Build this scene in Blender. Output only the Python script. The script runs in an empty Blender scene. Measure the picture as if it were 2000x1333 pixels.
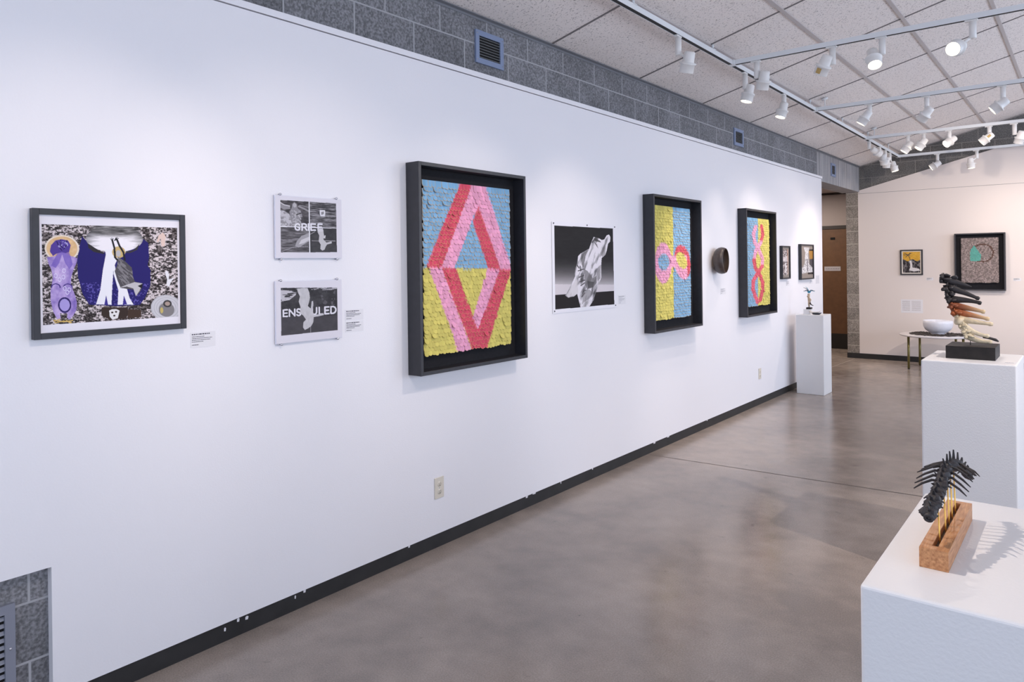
import bpy, math, random
import numpy as np
from mathutils import Vector, Matrix

C = bpy.context.scene.collection
PI = math.pi
rnd = random.Random(7)

# ------------------------------------------------------------------ camera
cam_d = bpy.data.cameras.new('camera'); cam = bpy.data.objects.new('camera', cam_d); C.objects.link(cam)
yaw, pitch, roll = math.radians(38.923), math.radians(-0.0913), math.radians(-0.728)
fw = Vector((-math.sin(yaw)*math.cos(pitch), math.cos(yaw)*math.cos(pitch), math.sin(pitch)))
rt = Vector((math.cos(yaw), math.sin(yaw), 0)); up = rt.cross(fw)
r2 = rt*math.cos(roll)+up*math.sin(roll); u2 = -rt*math.sin(roll)+up*math.cos(roll)
M = Matrix((r2, u2, -fw)).transposed().to_4x4(); M.translation = Vector((2.81765, 0, 1.55676))
cam.matrix_world = M
cam_d.sensor_width = 36.0; cam_d.lens = 1398.67*36/2000; cam_d.shift_y = -145.68/2000; cam_d.shift_x = 0.0
cam_d.clip_start = .05; cam_d.clip_end = 100
bpy.context.scene.camera = cam

# ------------------------------------------------------------------ colour management, world
sc = bpy.context.scene
sc.view_settings.view_transform = 'Standard'; sc.view_settings.look = 'None'
sc.view_settings.gamma = 1; sc.view_settings.use_curve_mapping = False
sc.view_settings.exposure = 0.24
w = bpy.data.worlds.new('world'); sc.world = w; w.use_nodes = True
w.node_tree.nodes['Background'].inputs[0].default_value = (.62, .76, 1.0, 1)
w.node_tree.nodes['Background'].inputs[1].default_value = 1.0

# daylight through the windows of the right and back walls (area lights standing in the window openings)
def daylight(name, loc, rot, sx, sy, power, col):
    d = bpy.data.lights.new(name, 'AREA'); d.shape = 'RECTANGLE'; d.size = sx; d.size_y = sy; d.energy = power; d.color = col
    o = bpy.data.objects.new(name, d); C.objects.link(o); o.location = loc; o.rotation_euler = rot
    return o
DAY = (.70, .81, 1.0)
WINS = [(-1.6, 1.2), (1.8, 4.6), (5.2, 8.0), (8.6, 11.4)]
WP = [60, 40, 60, 132]
for i, (a, b) in enumerate(WINS):
    daylight('window_daylight', (7.62, (a+b)/2, 1.95), (0, math.radians(90), 0), 2.3, b-a-.1, WP[i], DAY)
for a, b in ((.4, 2.9), (3.4, 6.2)):
    daylight('window_daylight', ((a+b)/2, -3.12, 1.75), (math.radians(90), 0, 0), b-a-.1, 2.1, 24, DAY)
SPOT = 1.5            # power scale of the track lamps
WARM = (1.0, .85, .74)

# ------------------------------------------------------------------ helpers
def lin(c):
    return tuple(((v/255)/12.92 if v/255 <= .04045 else (((v/255)+.055)/1.055)**2.4) for v in c[:3])

def mat(name, col, rough=.5, metal=0, noise=0, nscale=20, bump=0, bscale=200, spec=.5, emit=None, estr=0, coat=0):
    m = bpy.data.materials.new(name); m.use_nodes = True; nt = m.node_tree; b = nt.nodes['Principled BSDF']
    c = lin(col); b.inputs['Base Color'].default_value = (*c, 1)
    b.inputs['Roughness'].default_value = rough; b.inputs['Metallic'].default_value = metal
    b.inputs['Specular IOR Level'].default_value = spec
    if coat: b.inputs['Coat Weight'].default_value = coat
    tc = nt.nodes.new('ShaderNodeTexCoord')
    if noise:
        n = nt.nodes.new('ShaderNodeTexNoise'); n.inputs['Scale'].default_value = nscale; n.inputs['Detail'].default_value = 6
        r = nt.nodes.new('ShaderNodeMapRange'); r.inputs['From Min'].default_value = .3; r.inputs['From Max'].default_value = .7
        r.inputs['To Min'].default_value = 1-noise; r.inputs['To Max'].default_value = 1+noise
        mx = nt.nodes.new('ShaderNodeVectorMath'); mx.operation = 'SCALE'; mx.inputs[0].default_value = c
        nt.links.new(tc.outputs['Object'], n.inputs['Vector']); nt.links.new(n.outputs['Fac'], r.inputs['Value'])
        nt.links.new(r.outputs[0], mx.inputs['Scale']); nt.links.new(mx.outputs[0], b.inputs['Base Color'])
    if bump:
        n = nt.nodes.new('ShaderNodeTexNoise'); n.inputs['Scale'].default_value = bscale; n.inputs['Detail'].default_value = 3
        bp = nt.nodes.new('ShaderNodeBump'); bp.inputs['Strength'].default_value = bump; bp.inputs['Distance'].default_value = .002
        nt.links.new(tc.outputs['Object'], n.inputs['Vector']); nt.links.new(n.outputs['Fac'], bp.inputs['Height'])
        nt.links.new(bp.outputs[0], b.inputs['Normal'])
    if emit:
        b.inputs['Emission Color'].default_value = (*lin(emit), 1); b.inputs['Emission Strength'].default_value = estr
    return m

def attr_mat(name, rough=.6, bump=0, bscale=400, coat=0, spec=.4):
    m = bpy.data.materials.new(name); m.use_nodes = True; nt = m.node_tree; b = nt.nodes['Principled BSDF']
    a = nt.nodes.new('ShaderNodeAttribute'); a.attribute_name = 'Col'
    nt.links.new(a.outputs['Color'], b.inputs['Base Color']); b.inputs['Roughness'].default_value = rough
    b.inputs['Specular IOR Level'].default_value = spec
    if coat: b.inputs['Coat Weight'].default_value = coat; b.inputs['Coat Roughness'].default_value = .05
    if bump:
        tc = nt.nodes.new('ShaderNodeTexCoord'); n = nt.nodes.new('ShaderNodeTexNoise'); n.inputs['Scale'].default_value = bscale
        bp = nt.nodes.new('ShaderNodeBump'); bp.inputs['Strength'].default_value = bump; bp.inputs['Distance'].default_value = .001
        nt.links.new(tc.outputs['Object'], n.inputs['Vector']); nt.links.new(n.outputs['Fac'], bp.inputs['Height']); nt.links.new(bp.outputs[0], b.inputs['Normal'])
    return m

class MB:
    def __init__(s): s.v = []; s.f = []; s.sm = []; s.col = None
    def add(s, vs, fs, smooth=False):
        o = len(s.v); s.v += [tuple(v) for v in vs]; s.f += [tuple(i+o for i in f) for f in fs]; s.sm += [smooth]*len(fs); return s
    def box(s, a, b, R=None, c=(0, 0, 0)):
        x0, y0, z0 = a; x1, y1, z1 = b
        vs = [Vector(p) for p in ((x0, y0, z0), (x1, y0, z0), (x1, y1, z0), (x0, y1, z0), (x0, y0, z1), (x1, y0, z1), (x1, y1, z1), (x0, y1, z1))]
        if R is not None: vs = [R @ (v-Vector(c))+Vector(c) for v in vs]
        return s.add(vs, ((3, 2, 1, 0), (4, 5, 6, 7), (0, 1, 5, 4), (1, 2, 6, 5), (2, 3, 7, 6), (3, 0, 4, 7)))
    def tube(s, pts, rad, n=10, flat=1.0, smooth=True, upv=None):
        pts = [Vector(p) for p in pts]; rad = [rad]*len(pts) if not hasattr(rad, '__len__') else rad
        o = []; prev = None
        for i, p in enumerate(pts):
            t = (pts[min(i+1, len(pts)-1)]-pts[max(i-1, 0)]).normalized()
            a = Vector(upv) if upv is not None else (prev if prev else (Vector((0, 0, 1)) if abs(t.z) < .9 else Vector((1, 0, 0))))
            x = a.cross(t)
            if x.length < 1e-4: x = Vector((1, 0, 0)).cross(t)
            x.normalize(); y = t.cross(x).normalized(); prev = y
            for k in range(n):
                q = 2*PI*k/n; o.append(p+(x*math.cos(q)*flat+y*math.sin(q))*rad[i])
        f = []
        for i in range(len(pts)-1):
            for k in range(n):
                f.append((i*n+k, i*n+(k+1) % n, (i+1)*n+(k+1) % n, (i+1)*n+k))
        f.append(tuple(range(n-1, -1, -1))); f.append(tuple((len(pts)-1)*n+k for k in range(n)))
        return s.add(o, f, smooth)
    def lathe(s, prof, org=(0, 0, 0), axis=(0, 0, 1), n=32, smooth=True, close=False):
        ax = Vector(axis).normalized(); a = Vector((1, 0, 0)) if abs(ax.x) < .9 else Vector((0, 1, 0))
        x = ax.cross(a).normalized(); y = ax.cross(x); org = Vector(org); o = []
        for r, h in prof:
            for k in range(n):
                q = 2*PI*k/n; o.append(org+ax*h+(x*math.cos(q)+y*math.sin(q))*max(r, 1e-5))
        f = []; m = len(prof)
        for i in range(m if close else m-1):
            j = (i+1) % m
            for k in range(n):
                f.append((i*n+k, i*n+(k+1) % n, j*n+(k+1) % n, j*n+k))
        return s.add(o, f, smooth)
    def lump(s, c, r, sc3=(1, 1, 1), amp=.3, seed=0, sub=2, R=None, smooth=True):
        import bmesh
        bm = bmesh.new(); bmesh.ops.create_icosphere(bm, subdivisions=sub, radius=1)
        rr = random.Random(seed); dirs = [(Vector((rr.gauss(0, 1), rr.gauss(0, 1), rr.gauss(0, 1))).normalized(), rr.uniform(-1, 1)) for _ in range(9)]
        vs = []
        for v in bm.verts:
            n = v.co.normalized(); k = 1+amp*sum(w*max(0, n.dot(d))**6 for d, w in dirs)
            p = Vector((n.x*sc3[0], n.y*sc3[1], n.z*sc3[2]))*k*r
            if R is not None: p = R @ p
            vs.append(p+Vector(c))
        fs = [tuple(v.index for v in f.verts) for f in bm.faces]; bm.free()
        return s.add(vs, fs, smooth)
    def build(s, name, m, parent=None, bevel=0, fix=True):
        me = bpy.data.meshes.new(name)
        off = Vector((0, 0, 0))
        if parent is not None: off = Vector(parent['_loc']) if '_loc' in parent else Vector((0, 0, 0))
        me.from_pydata([tuple(Vector(v)-off) for v in s.v], [], s.f)
        me.polygons.foreach_set('use_smooth', s.sm)
        if m is not None: me.materials.append(m)
        if fix:
            import bmesh
            bm = bmesh.new(); bm.from_mesh(me); bmesh.ops.recalc_face_normals(bm, faces=bm.faces[:]); bm.to_mesh(me); bm.free()
        if s.col is not None:
            at = me.color_attributes.new('Col', 'FLOAT_COLOR', 'POINT'); at.data.foreach_set('color', np.asarray(s.col, dtype=np.float32).ravel())
        o = bpy.data.objects.new(name, me); C.objects.link(o)
        if parent is not None:
            o.parent = parent
            if '_loc' in parent: o['_loc'] = tuple(parent['_loc'])
        if bevel:
            b = o.modifiers.new('bevel', 'BEVEL'); b.width = bevel; b.segments = 2; b.limit_method = 'ANGLE'; b.angle_limit = math.radians(40)
        return o

def tag(o, label=None, cat=None, group=None, kind=None):
    if label: o['label'] = label
    if cat: o['category'] = cat
    if group: o['group'] = group
    if kind: o['kind'] = kind
    return o
def thing(name, loc, label, cat, group=None):
    o = bpy.data.objects.new(name, None); C.objects.link(o); o.location = loc; o.empty_display_size = .05
    o['_loc'] = tuple(loc); return tag(o, label, cat, group)
def struct(o): o['kind'] = 'structure'; return o

# ---- numpy drawing helpers for the artworks
def homog(src, dst):
    A = []; B = []
    for (x, y), (u, v) in zip(src, dst):
        A.append([x, y, 1, 0, 0, 0, -u*x, -u*y]); B.append(u)
        A.append([0, 0, 0, x, y, 1, -v*x, -v*y]); B.append(v)
    return np.append(np.linalg.solve(np.array(A, float), np.array(B, float)), 1).reshape(3, 3)
def hmap(H, x, y):
    d = H[2, 0]*x+H[2, 1]*y+H[2, 2]
    return (H[0, 0]*x+H[0, 1]*y+H[0, 2])/d, (H[1, 0]*x+H[1, 1]*y+H[1, 2])/d
def vnoise(x, y, seed=0):
    xi = np.floor(x).astype(np.int64); yi = np.floor(y).astype(np.int64); fx = x-xi; fy = y-yi
    fx = fx*fx*(3-2*fx); fy = fy*fy*(3-2*fy)
    def h(a, b):
        n = (a*374761393+b*668265263+seed*982451653) & 0x7fffffff; n = ((n ^ (n >> 13))*1274126177) & 0x7fffffff
        return ((n ^ (n >> 16)) & 0xffff)/65535.0
    return (h(xi, yi)*(1-fx)+h(xi+1, yi)*fx)*(1-fy)+(h(xi, yi+1)*(1-fx)+h(xi+1, yi+1)*fx)*fy
def fbm(x, y, seed=0, oc=4):
    s = 0; a = .5; t = 0
    for i in range(oc):
        s = s+a*vnoise(x*2**i, y*2**i, seed+i*7); t += a; a *= .55
    return s/t
def inpoly(X, Y, P):
    r = np.zeros(X.shape, bool); n = len(P)
    for i in range(n):
        x1, y1 = P[i]; x2, y2 = P[(i+1) % n]
        if y1 == y2: continue
        c = ((y1 > Y) != (y2 > Y)) & (X < (x2-x1)*(Y-y1)/(y2-y1)+x1); r ^= c
    return r
def inell(X, Y, cx, cy, rx, ry, ang=0):
    c, s = math.cos(ang), math.sin(ang); dx = X-cx; dy = Y-cy
    return ((dx*c+dy*s)/rx)**2+((-dx*s+dy*c)/ry)**2
def stroke(X, Y, P, wd):
    m = np.zeros(X.shape, bool)
    for (x1, y1), (x2, y2) in zip(P[:-1], P[1:]):
        dx, dy = x2-x1, y2-y1; L = dx*dx+dy*dy+1e-9
        t = np.clip(((X-x1)*dx+(Y-y1)*dy)/L, 0, 1); m |= np.hypot(X-x1-t*dx, Y-y1-t*dy) < wd/2
    return m
GLY = {
 'G': [[(.95, .2), (.75, .03), (.5, 0), (.2, .1), (.05, .35), (.05, .65), (.2, .9), (.5, 1), (.8, .95), (.95, .8), (.95, .55), (.6, .55)]],
 'R': [[(.05, 1), (.05, 0), (.6, 0), (.88, .12), (.88, .4), (.6, .55), (.05, .55)], [(.55, .55), (.95, 1)]],
 'I': [[(.5, 0), (.5, 1)]],
 'E': [[(.95, 0), (.08, 0), (.08, 1), (.95, 1)], [(.08, .5), (.85, .5)]],
 'F': [[(.95, 0), (.08, 0), (.08, 1)], [(.08, .52), (.85, .52)]],
 'N': [[(.05, 1), (.05, 0), (.95, 1), (.95, 0)]],
 'S': [[(.9, .15), (.7, .02), (.35, 0), (.1, .12), (.1, .35), (.35, .48), (.7, .55), (.92, .68), (.88, .9), (.6, 1), (.3, .98), (.06, .85)]],
 'O': [[(.5, 0), (.2, .1), (.04, .35), (.04, .65), (.2, .9), (.5, 1), (.8, .9), (.96, .65), (.96, .35), (.8, .1), (.5, 0)]],
 'U': [[(.06, 0), (.06, .65), (.2, .92), (.5, 1), (.8, .92), (.94, .65), (.94, 0)]],
 'L': [[(.08, 0), (.08, 1), (.95, 1)]],
 'D': [[(.06, 0), (.06, 1), (.5, 1), (.8, .88), (.96, .62), (.96, .38), (.8, .12), (.5, 0), (.06, 0)]]}
def word(X, Y, text, spans, top, bot, wd):
    """text drawn between top(x) and bot(x) lines"""
    m = np.zeros(X.shape, bool)
    for ch, (a, b) in zip(text, spans):
        for st in GLY[ch]:
            P = []
            for u, v in st:
                x = a+(b-a)*u; P.append((x, top(x)+(bot(x)-top(x))*v))
            m |= stroke(X, Y, P, wd)
    return m
def paint(I, m, c, a=1.0):
    c = np.array(c, float); I[m] = I[m]*(1-a)+c*a
def s2l(I):
    I = np.clip(I/255, 0, 1); return np.where(I <= .04045, I/12.92, ((I+.055)/1.055)**2.4)
def raster(name, plane, fix, a0, a1, z0, z1, nx, ny, quad, fn, m, parent, thick=.0):
    """a flat printed sheet; plane 'x' = on the left wall (a = y), plane 'y' = on the end wall (a = x); quad = corners TL,TR,BR,BL in the drawing frame"""
    U, V = np.meshgrid(np.linspace(0, 1, nx), np.linspace(0, 1, ny))      # V down
    H = homog([(0, 0), (1, 0), (1, 1), (0, 1)], quad); X, Y = hmap(H, U, V)
    I = np.zeros((ny, nx, 3)); fn(I, X, Y, U, V); L = s2l(I).reshape(-1, 3)
    b = MB(); A = (a0+(a1-a0)*U).ravel(); Z = (z1-(z1-z0)*V).ravel()
    if plane == 'x': vs = [(fix, a, z) for a, z in zip(A, Z)]
    else: vs = [(a, fix, z) for a, z in zip(A, Z)]
    fs = []
    for j in range(ny-1):
        for i in range(nx-1):
            q = j*nx+i; fs.append((q, q+nx, q+nx+1, q+1))
    b.v = vs; b.f = fs; b.sm = [False]*len(fs); b.col = np.concatenate([L, np.ones((len(L), 1))], 1)
    return b.build(name, m, parent, fix=False)

def frame_ring(k, plane, f0, f1, a0, a1, z0, z1, wd):
    def bx(A0, A1, B0, B1):
        if plane == 'x': k.box((f0, A0, B0), (f1, A1, B1))
        else: k.box((A0, f0, B0), (A1, f1, B1))
    bx(a0, a0+wd, z0, z1); bx(a1-wd, a1, z0, z1); bx(a0+wd, a1-wd, z0, z0+wd); bx(a0+wd, a1-wd, z1-wd, z1)
    return k

# ------------------------------------------------------------------ materials
M_white = mat('white wall paint', (240, 238, 242), .55, bump=.25, bscale=160)
M_white_end = mat('warm white wall paint', (232, 222, 217), .6, bump=.25, bscale=160)
M_ped = mat('white pedestal paint', (232, 231, 232), .45, bump=.35, bscale=140)
M_black = mat('black rubber base', (38, 37, 38), .55, noise=.25, nscale=9)
M_frame = mat('black stained wood', (44, 44, 50), .45, noise=.12, nscale=30)
M_felt = mat('black felt', (22, 22, 28), .95, noise=.2, nscale=60)
M_track = mat('white enamel', (232, 235, 238), .35)
M_slot = mat('black track slot', (12, 12, 12), .6)
M_lamp = mat('white lamp enamel', (236, 234, 232), .38)
M_lens = mat('lit lamp lens', (255, 240, 215), .3, emit=(255, 238, 205), estr=14)
M_lensoff = mat('lamp lens', (150, 145, 135), .2)
M_tbar = mat('ceiling grid enamel', (190, 182, 180), .6)
M_groove = mat('shadow gap', (96, 92, 95), .8)
M_vent = mat('grey vent enamel', (128, 142, 172), .45)
M_slat = mat('dull vent slat', (120, 122, 124), .6)
M_grille = mat('grey blue grille enamel', (134, 137, 150), .4)
M_dark = mat('dark void', (10, 10, 12), .9)
M_ivory = mat('ivory plastic', (222, 214, 200), .35)
M_hole = mat('outlet slot', (60, 45, 35), .6)
M_paper = attr_mat('printed paper', .6, spec=.12)
M_glossprint = attr_mat('print behind glazing', .4, spec=.15)
M_scale = attr_mat('painted felt scales', .85, bump=.3, bscale=500)
M_bronze = mat('dark patinated bronze', (62, 52, 50), .38, noise=.4, nscale=18, spec=.6, bump=.3, bscale=60)
M_gold = mat('gold leaf', (240, 196, 150), .35, .2)
M_acryl = mat('clear acrylic edge', (225, 225, 238), .12, spec=.6)
M_steel = mat('bright clip', (205, 205, 212), .25, .7)
M_door = mat('brown wood door', (96, 66, 42), .5, noise=.12, nscale=14)
M_doorframe = mat('dark brown door frame', (38, 30, 28), .5)
M_hallwall = mat('hall wall paint', (170, 160, 158), .6)
M_card = mat('white card', (232, 230, 234), .6)
M_ink = mat('printed ink', (70, 70, 80), .7)
M_bowl = mat('white glazed ceramic', (225, 226, 235), .3, noise=.03, nscale=40)
M_ttop = mat('white laminate', (215, 210, 212), .35)
M_brassgreen = mat('aged green brass', (128, 118, 72), .35, .6)
M_brass = mat('brass rod', (225, 175, 85), .3, .8)
M_chips = mat('charred dark chips', (58, 50, 46), .7, noise=.4, nscale=60)
M_base = mat('black wood base', (38, 34, 33), .5, noise=.3, nscale=25, spec=.25)
M_bone = attr_mat('bone', .5, bump=.7, bscale=160, spec=.5)
M_char = mat('blackened bone', (44, 40, 42), .55, noise=.4, nscale=90, bump=.6, bscale=220)
M_tape = mat('tan tape', (190, 160, 100), .7)

def wood_mat():
    m = bpy.data.materials.new('cherry wood'); m.use_nodes = True; nt = m.node_tree; b = nt.nodes['Principled BSDF']
    tc = nt.nodes.new('ShaderNodeTexCoord'); mp = nt.nodes.new('ShaderNodeMapping'); mp.inputs['Scale'].default_value = (140, 14, 140)
    n = nt.nodes.new('ShaderNodeTexNoise'); n.inputs['Scale'].default_value = 1.6; n.inputs['Detail'].default_value = 5
    r = nt.nodes.new('ShaderNodeValToRGB'); r.color_ramp.elements[0].position = .3; r.color_ramp.elements[1].position = .72
    r.color_ramp.elements[0].color = (*lin((160, 102, 60)), 1); r.color_ramp.elements[1].color = (*lin((212, 154, 104)), 1)
    nt.links.new(tc.outputs['Object'], mp.inputs[0]); nt.links.new(mp.outputs[0], n.inputs['Vector']); nt.links.new(n.outputs['Fac'], r.inputs[0])
    nt.links.new(r.outputs[0], b.inputs['Base Color']); b.inputs['Roughness'].default_value = .45
    return m
M_wood = wood_mat()

def cmu_mat(name, axis, ox, oz, bw=.4064, base=(124, 124, 128), joint=(168, 168, 172), tint=(112, 110, 112)):
    m = bpy.data.materials.new(name); m.use_nodes = True; nt = m.node_tree; b = nt.nodes['Principled BSDF']; N = nt.nodes.new; Lk = nt.links.new
    tc = N('ShaderNodeTexCoord'); sp = N('ShaderNodeSeparateXYZ'); cb = N('ShaderNodeCombineXYZ')
    Lk(tc.outputs['Object'], sp.inputs[0])
    a = N('ShaderNodeMath'); a.operation = 'SUBTRACT'; a.inputs[1].default_value = ox; Lk(sp.outputs[axis], a.inputs[0])
    z = N('ShaderNodeMath'); z.operation = 'SUBTRACT'; z.inputs[1].default_value = oz; Lk(sp.outputs[2], z.inputs[0])
    Lk(a.outputs[0], cb.inputs[0]); Lk(z.outputs[0], cb.inputs[1])
    br = N('ShaderNodeTexBrick'); br.offset = .5; br.offset_frequency = 2; br.squash = 1
    br.inputs['Scale'].default_value = 1; br.inputs['Brick Width'].default_value = bw; br.inputs['Row Height'].default_value = .2032
    br.inputs['Mortar Size'].default_value = .005; br.inputs['Mortar Smooth'].default_value = .3; br.inputs['Bias'].default_value = 0
    br.inputs['Color1'].default_value = (.35, .35, .35, 1); br.inputs['Color2'].default_value = (.65, .65, .65, 1); br.inputs['Mortar'].default_value = (0, 0, 0, 1)
    Lk(cb.outputs[0], br.inputs['Vector'])
    n1 = N('ShaderNodeTexNoise'); n1.inputs['Scale'].default_value = 85; n1.inputs['Detail'].default_value = 2; Lk(tc.outputs['Object'], n1.inputs['Vector'])
    n2 = N('ShaderNodeTexNoise'); n2.inputs['Scale'].default_value = 3.5; n2.inputs['Detail'].default_value = 4; Lk(tc.outputs['Object'], n2.inputs['Vector'])
    r1 = N('ShaderNodeValToRGB'); e = r1.color_ramp.elements
    e[0].position = .36; e[0].color = (*[v*.62 for v in lin(base)], 1); e[1].position = .66; e[1].color = (*[v*1.35 for v in lin(base)], 1)
    Lk(n1.outputs['Fac'], r1.inputs[0])
    mx = N('ShaderNodeMix'); mx.data_type = 'RGBA'; mx.blend_type = 'MULTIPLY'; mx.inputs[0].default_value = 1
    r2 = N('ShaderNodeMapRange'); r2.inputs['From Min'].default_value = .3; r2.inputs['From Max'].default_value = .7; r2.inputs['To Min'].default_value = .8; r2.inputs['To Max'].default_value = 1.15
    Lk(n2.outputs['Fac'], r2.inputs[0]); Lk(r1.outputs[0], mx.inputs[6]); Lk(r2.outputs[0], mx.inputs[7])
    mb = N('ShaderNodeMix'); mb.data_type = 'RGBA'; mb.blend_type = 'MULTIPLY'; mb.inputs[0].default_value = .35
    sc2 = N('ShaderNodeVectorMath'); sc2.operation = 'SCALE'; sc2.inputs['Scale'].default_value = 2
    Lk(br.outputs['Color'], sc2.inputs[0]); Lk(mx.outputs[2], mb.inputs[6]); Lk(sc2.outputs[0], mb.inputs[7])
    mj = N('ShaderNodeMix'); mj.data_type = 'RGBA'; Lk(br.outputs['Fac'], mj.inputs[0]); Lk(mb.outputs[2], mj.inputs[6]); mj.inputs[7].default_value = (*lin(joint), 1)
    Lk(mj.outputs[2], b.inputs['Base Color']); b.inputs['Roughness'].default_value = .9
    bp = N('ShaderNodeBump'); bp.inputs['Strength'].default_value = .5; bp.inputs['Distance'].default_value = .004; bp.invert = True
    Lk(br.outputs['Fac'], bp.inputs['Height']); bp2 = N('ShaderNodeBump'); bp2.inputs['Strength'].default_value = .45; bp2.inputs['Distance'].default_value = .002
    Lk(n1.outputs['Fac'], bp2.inputs['Height']); Lk(bp.outputs[0], bp2.inputs['Normal']); Lk(bp2.outputs[0], b.inputs['Normal'])
    return m
M_cmu = cmu_mat('concrete block left', 1, 1.90, 2.8904-14*.2032)
M_cmu_low = cmu_mat('concrete block behind cutout', 1, .66, 0.01)
M_cmu_end = cmu_mat('concrete block end', 0, .14, 0.03, base=(112, 110, 108), joint=(146, 142, 138))
M_cmu_pil = cmu_mat('concrete block pilaster', 0, -.54, 0.0, 1.2, base=(150, 142, 134), joint=(190, 182, 172))

def lintel_mat():
    m = bpy.data.materials.new('board formed concrete'); m.use_nodes = True; nt = m.node_tree; b = nt.nodes['Principled BSDF']; N = nt.nodes.new; Lk = nt.links.new
    tc = N('ShaderNodeTexCoord'); mp = N('ShaderNodeMapping'); mp.inputs['Scale'].default_value = (1, 14, .5); Lk(tc.outputs['Object'], mp.inputs[0])
    n = N('ShaderNodeTexNoise'); n.inputs['Scale'].default_value = 1.5; n.inputs['Detail'].default_value = 3; Lk(mp.outputs[0], n.inputs['Vector'])
    n2 = N('ShaderNodeTexNoise'); n2.inputs['Scale'].default_value = 120; Lk(tc.outputs['Object'], n2.inputs['Vector'])
    ad = N('ShaderNodeMath'); ad.operation = 'ADD'; Lk(n.outputs['Fac'], ad.inputs[0]); s = N('ShaderNodeMath'); s.operation = 'MULTIPLY'; s.inputs[1].default_value = .35; Lk(n2.outputs['Fac'], s.inputs[0]); Lk(s.outputs[0], ad.inputs[1])
    r = N('ShaderNodeValToRGB'); r.color_ramp.elements[0].position = .5; r.color_ramp.elements[1].position = .85
    r.color_ramp.elements[0].color = (*lin((128, 128, 132)), 1); r.color_ramp.elements[1].color = (*lin((176, 174, 176)), 1)
    Lk(ad.outputs[0], r.inputs[0]); Lk(r.outputs[0], b.inputs['Base Color']); b.inputs['Roughness'].default_value = .85
    return m
M_lintel = lintel_mat()

def tile_mat():
    m = bpy.data.materials.new('acoustic ceiling tile'); m.use_nodes = True; nt = m.node_tree; b = nt.nodes['Principled BSDF']; N = nt.nodes.new; Lk = nt.links.new
    tc = N('ShaderNodeTexCoord'); n = N('ShaderNodeTexNoise'); n.inputs['Scale'].default_value = 75; n.inputs['Detail'].default_value = 2.5; n.inputs['Roughness'].default_value = .7
    Lk(tc.outputs['Object'], n.inputs['Vector'])
    r = N('ShaderNodeValToRGB'); e = r.color_ramp.elements; e[0].position = .33; e[0].color = (*lin((166, 158, 156)), 1); e[1].position = .44; e[1].color = (*lin((242, 234, 230)), 1)
    Lk(n.outputs['Fac'], r.inputs[0]); Lk(r.outputs[0], b.inputs['Base Color']); b.inputs['Roughness'].default_value = .95
    bp = N('ShaderNodeBump'); bp.inputs['Strength'].default_value = .4; bp.inputs['Distance'].default_value = .003; Lk(n.outputs['Fac'], bp.inputs['Height']); Lk(bp.outputs[0], b.inputs['Normal'])
    return m
M_tile = tile_mat()

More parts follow.
